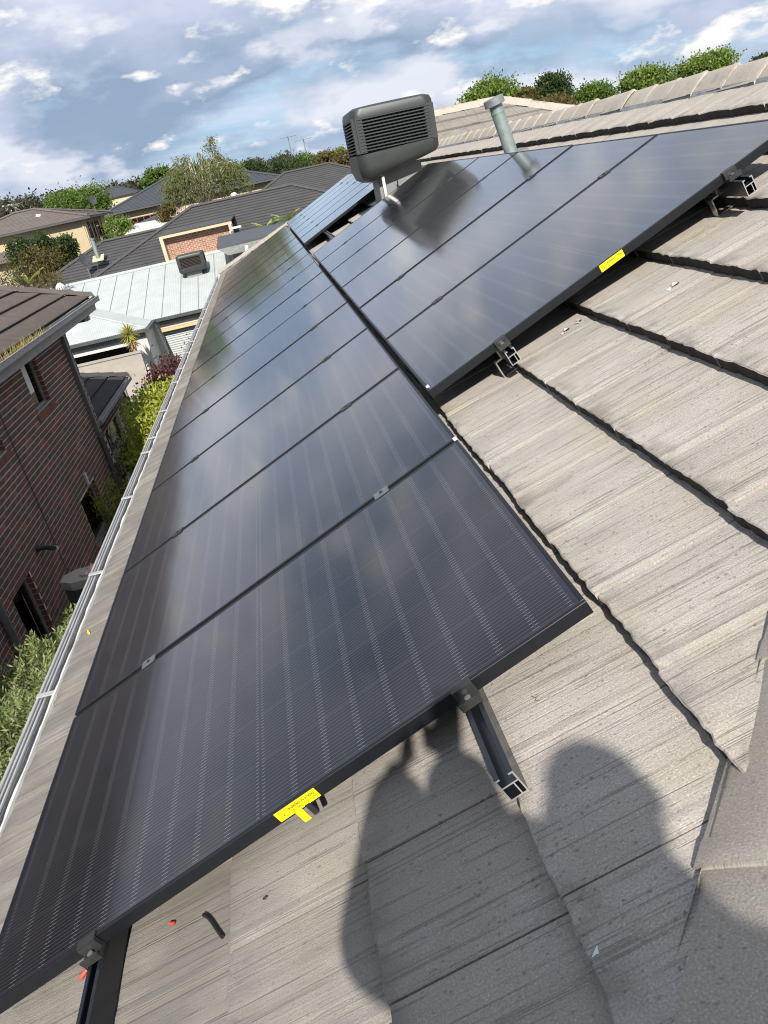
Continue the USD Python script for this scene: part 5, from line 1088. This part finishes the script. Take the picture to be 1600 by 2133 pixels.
# ------------------------------------------------------------------ trees
def ptree(name, label, box, Y, leaf, dep=1.0, **kw):
    """box: outline of the crown seen from the roof; Y: its real distance"""
    x0, y0, x1, y1 = box; cx, cy = (x0 + x1) / 2, (y0 + y1) / 2; c = at(cx, cy, Y); w = np.linalg.norm(at(x1, cy, Y) - at(x0, cy, Y)) / 2; h = np.linalg.norm(at(cx, y1, Y) - at(cx, y0, Y)) / 2
    return tree(name, label, kw.pop('cat', 'tree'), c, (w, w * dep, h), min(float(gz(Y)), c[2] - h - .5), leaf, **kw)
ptree('maple_tree', 'large bright green maple behind the cream house', (88, 396, 236, 480), 76, 'leaf_maple', nclump=170, per=100, size=.20, seed=21, shell=.4)
ptree('citrus_tree', 'light green tree between the cream house and the charcoal roof', (214, 452, 278, 505), 60.5, 'leaf_bright', nclump=80, per=45, size=.15, seed=22)
ptree('dark_shrub_tree', 'dark green upright tree in front of the cream house window, leftmost of three', (22, 495, 70, 570), 53.5, 'leaf_dark', nclump=80, per=50, size=.15, seed=23, flat=.95)
ptree('dark_shrub_tree', 'dark green pointed tree in the middle before the cream house wall', (68, 484, 122, 560), 54.2, 'leaf_dark', nclump=90, per=50, size=.15, seed=24, flat=.95)
ptree('dark_shrub_tree', 'dark green tree at the right corner of the cream house', (118, 490, 164, 560), 54.0, 'leaf_dark', nclump=80, per=50, size=.15, seed=25, flat=.95)
ptree('brown_bush', 'brownish green bush spreading below the dark trees by the cream house', (20, 518, 150, 590), 53.0, 'leaf_brown', nclump=120, per=50, size=.15, seed=26, flat=.95, cat='bush')
def weeping(label, c, r, base_z, leaf, nb, per, size, seed):
    rs = np.random.default_rng(seed); t = thing('weeping_tree', label, 'tree', (c[0], c[1], base_z)); tk = MB(); fork = np.array([c[0] - .3, c[1], c[2] - r[2] * .7]); tk.tube([(c[0] - .3, c[1], base_z), fork], [.30, .24], 9); P, D = [], []
    for k in range(nb):
        a = rs.uniform(0, 2 * np.pi); ra = rs.uniform(.15, 1) ** .7; hh = rs.uniform(.2, 1.0) * (1.25 - .65 * ra); hi = c + np.array([math.cos(a) * r[0] * ra * .75, math.sin(a) * r[1] * ra * .75, r[2] * hh - r[2] * .15 + (.5 if rs.random() < .12 else 0)])
        end = hi + np.array([math.cos(a) * r[0] * .28, math.sin(a) * r[1] * .28, -rs.uniform(.5, 1.3) * r[2] * .7]); s = np.linspace(0, 1, per)[:, None]; bend = hi + [math.cos(a) * r[0] * .2, math.sin(a) * r[1] * .2, .12 * r[2]]
        q = (1 - s) ** 2 * hi + 2 * s * (1 - s) * bend + s ** 2 * end; P.append(q + rs.normal(size=(per, 3)) * .10); D.append(np.tile((end - hi) / np.linalg.norm(end - hi), (per, 1)))
        if k % 4 == 0: tk.tube([fork, (fork + hi) / 2 + [0, 0, .25], hi, q[per // 3]], [.10, .06, .03, .012], 5)
    part(t, 'trunk', tk, 'pale_bark', smooth=60); part(t, 'crown', leaf_cloud(np.vstack(P), size, .22, droop=np.vstack(D) * .9), leaf)
weeping('wispy grey green weeping tree with pale branches, behind the charcoal roof', at(425, 385, 62) + [0, 0, .1], (3.5, 2.8, 2.3), -3.6, 'leaf_willow', 300, 30, .27, 31)
tree('tall_sprig_tree', 'thin leaning top of grey green foliage above the weeping tree', 'tree', at(447, 330, 63), (.5, .5, 1.6), -3.6, 'leaf_willow', 26, 24, .24, .18, .06, 'pale_bark', seed=33, aspect=.25)
ptree('reddish_bush', 'dark reddish bush at the foot of the weeping tree', (322, 425, 372, 462), 61, 'leaf_brown', nclump=50, per=40, size=.15, seed=34, cat='bush')
ptree('leafy_tree', 'round mid green tree just left of the weeping tree', (298, 350, 368, 400), 88, 'leaf_maple', nclump=90, per=45, size=.28, seed=35)
for lab, box, Y, lf, sd in [('dark green tree right behind the weeping tree', (486, 335, 560, 392), 85, 'leaf_dark', 41), ('dense dark green tree left of the grey roof peak', (560, 328, 650, 395), 84, 'leaf_dark', 42), ('olive brown tree right of the antenna masts', (655, 318, 708, 378), 80, 'leaf_brown', 43), ('bright green tree beside the far solar panels', (668, 350, 722, 392), 70, 'leaf_bright', 44), ('reddish brown tree touching the left of the big cooler', (700, 318, 745, 372), 66, 'leaf_brown', 45), ('mid green tree between the masts and the olive tree', (610, 322, 672, 360), 92, 'leaf_maple', 46), ('pale green tree top just left of the big cooler', (690, 312, 730, 345), 90, 'leaf_bright', 47)]:
    ptree('garden_tree', lab, box, Y, lf, nclump=100, per=70, size=.20, seed=sd)
for lab, box, Y, lf, sd in [('bright green tree behind the flue pipe', (966, 168, 1080, 250), 32, 'leaf_bright', 51), ('reddish brown young tree right of the flue pipe', (1080, 186, 1118, 250), 30, 'leaf_brown', 52), ('dark green pointed tree above the ridge right of the flue pipe', (1114, 152, 1186, 240), 34, 'leaf_dark', 53), ('yellow brown tree low behind the ridge right of the flue', (1092, 206, 1190, 256), 29, 'leaf_brown', 54), ('mid green broad tree above the middle of the ridge', (1184, 180, 1276, 236), 36, 'leaf_maple', 55), ('bright green tree with feathery right side above the ridge', (1294, 145, 1390, 200), 33, 'leaf_bright', 56), ('bright green round tree above the ridge, farthest to the right', (1420, 112, 1522, 172), 35, 'leaf_bright', 57), ('dark tree top at the right end of the ridge', (1572, 114, 1620, 150), 40, 'leaf_dark', 58)]:
    ptree('ridge_tree', lab, box, Y, lf, nclump=120, per=95, size=.115, seed=sd, flat=.95, limbs=12, shell=.35)
# far belt of gum trees on the horizon
P = []; rs = np.random.default_rng(77); tkb = MB()
for k in range(210):
    px = rs.uniform(-250, 1000); Y = rs.uniform(150, 300); top_ = np.interp(px, [-300, 0, 200, 300, 540, 740, 1000], [470, 426, 392, 376, 338, 318, 262]) + rs.uniform(-9, 12); p = at(px, top_, Y); g_ = float(gz(Y)); h = max(3.5, p[2] - g_); r = (h * rs.uniform(.28, .5), h * .4, h * .36)
    q, cc = clump_points((p[0], p[1], p[2] - r[2]), r, 34, 26, h * .075, .4, 0, 700 + k); P.append(q); tkb.tube([(p[0], p[1], g_), (p[0], p[1], p[2] - r[2])], [h * .03, h * .015], 5)
belt = thing('distant_trees', 'far belt of dark grey green gum trees along the horizon', 'trees', (0, 200, -1), kind='stuff'); part(belt, 'crowns', leaf_cloud(np.vstack(P), .75, .6), 'leaf_gum', kind='stuff'); part(belt, 'trunks', tkb, 'pale_bark', kind='stuff')
# big-leaved plants
def banana(label, b, base, n, L, seed):
    rs = np.random.default_rng(seed); t = thing('banana_plant', label, 'plant', (b[0], b[1], base), 'broad leaved banana like plants'); st = MB()
    st.tube([(b[0], b[1], base), b], [.12, .08], 8); part(t, 'stem', st, 'pale_bark', smooth=60)
    for k in range(n):
        a = rs.uniform(0, 2 * np.pi); d = np.array([math.cos(a) * .55, math.sin(a) * .55, 1.0]); s = np.linspace(0, 1, 7)[:, None]; l = L * rs.uniform(.7, 1.1); c = b + d * s * l + np.array([math.cos(a), math.sin(a), -.6]) * s ** 2 * l * .45; sd = np.array([-math.sin(a), math.cos(a), 0]); w = (np.sin(np.pi * np.clip(s * .9 + .08, 0, 1)) * .17 * l)
        V = np.vstack([c - sd * w + [0, 0, .06], c, c + sd * w + [0, 0, .06]]); F = [[i, i + 1, i + 8, i + 7] for i in range(6)] + [[i + 7, i + 8, i + 15, i + 14] for i in range(6)]; part(t, 'leaf', (V, np.array(F), tones(len(V), len(V))), 'leaf_banana')
banana('pale green broad leaved plant beyond the brown roof at far left', at(58, 603, 37.5), -4.5, 11, .95, 3)
banana('broad leaved plant with brown tips above the dark skillion roof', at(560, 486, 37.5), -4.5, 10, .75, 4)
banana('small broad leaved plant at the far corner of the panels', at(600, 468, 37.8), -4.5, 8, .7, 5)
shrub('brown_leaf_shrub', 'brown and green shrub next to the whirling white vent', at(105, 590, 36), (.8, .5, .45), -4.5, 'leaf_brown', 40, 30, .12, .12, 19)
shrub('grey_bare_shrub', 'grey wiry shrub at the left edge beyond the brown roof', at(18, 585, 36), (.9, .5, .7), -4.5, 'leaf_gum', 40, 26, .10, .14, 20)
# antennas
def antenna(label, b, t_, arms):
    th_ = thing('antenna_mast', label, 'antenna', b, 'television antenna masts'); part(th_, 'mast', MB().tube([b - [0, 0, 3.5], t_], .05, 6), 'galvanised'); m = MB(); m.tube([t_ - [.9, 0, .1], t_ + [.9, 0, -.1]], .03, 5)
    for k in range(5): x = -.8 + k * .4; m.tube([t_ + [x, -.5, -.1], t_ + [x, .5, -.1]], .025, 4)
    part(th_, 'crossarms', m, 'galvanised')
antenna('left of the two tall thin antenna masts left of the cooler', at(609, 330, 88), at(599, 283, 88), 5); antenna('right of the two tall thin antenna masts left of the cooler', at(640, 326, 88), at(631, 288, 88), 5); antenna('short antenna mast above the tree left of the weeping tree', at(331, 355, 92), at(327, 339, 92), 5); antenna('pale thin mast rising behind the cream house at left', at(33, 445, 90), at(28, 424, 90), 5)
t = thing('street_lamp', 'grey lamp post with bent arm near the far panels', 'street lamp', at(660, 372, 72)); a = at(658, 355, 72); part(t, 'post', MB().tube([a - [0, 0, 4], a, a + [-.3, 0, .05], at(640, 357, 72)], .05, 6), 'galvanised', smooth=60); part(t, 'lamp_head', MB().box(at(640, 357, 72) - [.3, .1, .05], at(640, 357, 72) + [.15, .1, .05]), 'galvanised')

# ------------------------------------------------------------------ the photographer, standing on the hip end behind the camera
def body(chains, cell=.02, it=8):
    mm = manifold3d.Manifold(); S = lambda p, r: manifold3d.Manifold.sphere(r, 20).translate(tuple(map(float, p)))
    for ch in chains:
        for (p, r), (q, w) in zip(ch, ch[1:]): mm = mm + manifold3d.Manifold.batch_hull([S(p, r), S(q, w)])
    mm = mm.refine_to_length(cell); m = mm.to_mesh(); t = trimesh.Trimesh(m.vert_properties[:, :3], m.tri_verts, process=True); trimesh.smoothing.filter_taubin(t, iterations=it); return t
H0 = np.array([1.319, -1.86, 1.72]); FZ = -.03
pe = thing('person', 'person in dark shirt standing on the roof behind the camera, holding up a phone', 'person', (1.3, -1.95, FZ))
hd = H0; nk = hd + [0, -.03, -.20]; ch = hd + [0, -.05, -.42]; wa = hd + [0, -.04, -.72]; hp = hd + [0, -.03, -.92]
sl_, sr_ = nk + [-.21, -.01, -.08], nk + [.21, -.01, -.08]; ph = CAM + np.array([0.0, -0.10, -0.03]); hl_ = np.array([.985, -1.385, 1.44]); hr_ = np.array([1.12, -1.39, 1.46])
el, er = np.array([.90, -1.49, 1.24]), np.array([1.14, -1.60, 1.20])
kl, kr = np.array([1.20, -1.84, FZ + .52]), np.array([1.45, -1.88, FZ + .55]); al, ar = np.array([1.17, -1.95, FZ + .10]), np.array([1.47, -2.0, FZ + .08])
tor_ = body([[(nk, .062), (ch, .13), (wa, .125), (hp, .14)], [(sl_, .07), (ch + [-.08, 0, 0], .12)], [(sr_, .07), (ch + [.08, 0, 0], .12)], [(sl_, .07), (ch + [-.09, 0, -.1], .10), (wa + [-.05, 0, 0], .11), (hp + [-.06, 0, 0], .12)], [(sr_, .07), (ch + [.09, 0, -.1], .10), (wa + [.05, 0, 0], .11), (hp + [.06, 0, 0], .12)],
    [(sl_, .062), (el, .045), (hl_, .03)], [(sr_, .062), (er, .045), (hr_, .03)], [(hp + [-.09, 0, 0], .10), (kl, .065), (al, .045)], [(hp + [.09, 0, 0], .10), (kr, .065), (ar, .045)], [(al, .045), (al + [0, .16, -.06], .035)], [(ar, .045), (ar + [0, .16, -.06], .035)],
    [(nk, .055), (hd + [0, -.01, -.10], .060)], [(hd + [0, .02, -.075], .062), (hd + [0, 0, .03], .085)], [(hd + [0, .09, -.01], .016), (hd + [0, .103, -.035], .014)], [(hd + [-.085, 0, -.01], .018), (hd + [-.085, 0, .02], .016)], [(hd + [.085, 0, -.01], .018), (hd + [.085, 0, .02], .016)],
    *[[(h, .026), (h + [0, .02, .035], .026)] for h in (hl_, hr_)]])
part(pe, 'body', tor_, 'skin', smooth=True)
part(pe, 'hair', body([[(hd + [0, -.02, .05], .088), (hd + [0, -.035, 0], .085)]], .02, 2), 'hair', smooth=True)
fg = lambda h, sg: [[(h + [sg * .012, .03, .03], .009), (h + [sg * .034, .045, .04 + .02 * k], .0085), (h + [sg * .052, .055, .045 + .021 * k], .008)] for k in range(4)] + [[(h + [0, .01, .02], .011), (h + [sg * .015, -.005, .06], .0095), (h + [sg * .03, -.005, .08], .009)]]
part(pe, 'hand', body([[(hl_, .026), (hl_ + [0, .02, .04], .026)]] + fg(hl_, 1), .004, 4), 'skin', smooth=True); part(pe, 'hand', body([[(hr_, .026), (hr_ + [0, .02, .04], .026)]] + fg(hr_, -1), .004, 4), 'skin', smooth=True)
part(pe, 'shirt', body([[(np.array([1.06, -1.64, 1.25]), .10), (np.array([1.12, -1.72, 1.05]), .14), (wa, .13)], [(sr_, .10), (np.array([1.20, -1.66, 1.30]), .11)], [(sl_ + [.04, 0, .02], .09), (np.array([1.19, -1.70, 1.50]), .085), (np.array([1.10, -1.62, 1.30]), .11)], [(np.array([1.0, -1.47, 1.32]), .08), (np.array([1.08, -1.55, 1.25]), .10)], [(np.array([.99, -1.45, 1.37]), .065), (np.array([1.10, -1.45, 1.37]), .065)], [(np.array([1.19, -1.70, 1.50]), .09), (np.array([1.33, -1.80, 1.50]), .10)], [(np.array([1.05, -1.58, 1.36]), .09), (np.array([1.2, -1.68, 1.40]), .10)], [(nk + [0, 0, -.06], .085), (ch, .142), (wa, .136), (hp, .150)], [(sl_, .082), (ch + [-.09, 0, -.1], .112), (wa + [-.05, 0, 0], .122), (hp + [-.06, 0, 0], .132)], [(sr_, .082), (ch + [.09, 0, -.1], .112), (wa + [.05, 0, 0], .122), (hp + [.06, 0, 0], .132)], [(sl_, .090), (el, .085), (el + (hl_ - el) * .92, .070)], [(sr_, .090), (er, .095), (er + (hr_ - er) * .92, .078)]]), 'shirt', smooth=True)  # includes unseen bulk added around chest and arms to fill out the cast shadow
part(pe, 'trousers', body([[(hp + [-.09, 0, -.02], .118), (kl, .08), (al, .065)], [(hp + [.09, 0, -.02], .118), (kr, .08), (ar, .065)], [(hp + [-.07, 0, 0], .13), (hp + [.07, 0, 0], .13)]]), 'trousers', smooth=True)
pm = MB(); fwd = RW[2]; rt, up_ = RW[0], -RW[1]; pc = CAM - fwd * .035 + up_ * -.06
pm.hexa([pc + rt * a * .036 + up_ * b * .074 + fwd * c * .004 for c in (-1, 1) for a, b in ((-1, -1), (1, -1), (1, 1), (-1, 1))])
lone('phone', pm, 'phone_black', 'phone held up by the person behind the camera', 'phone')
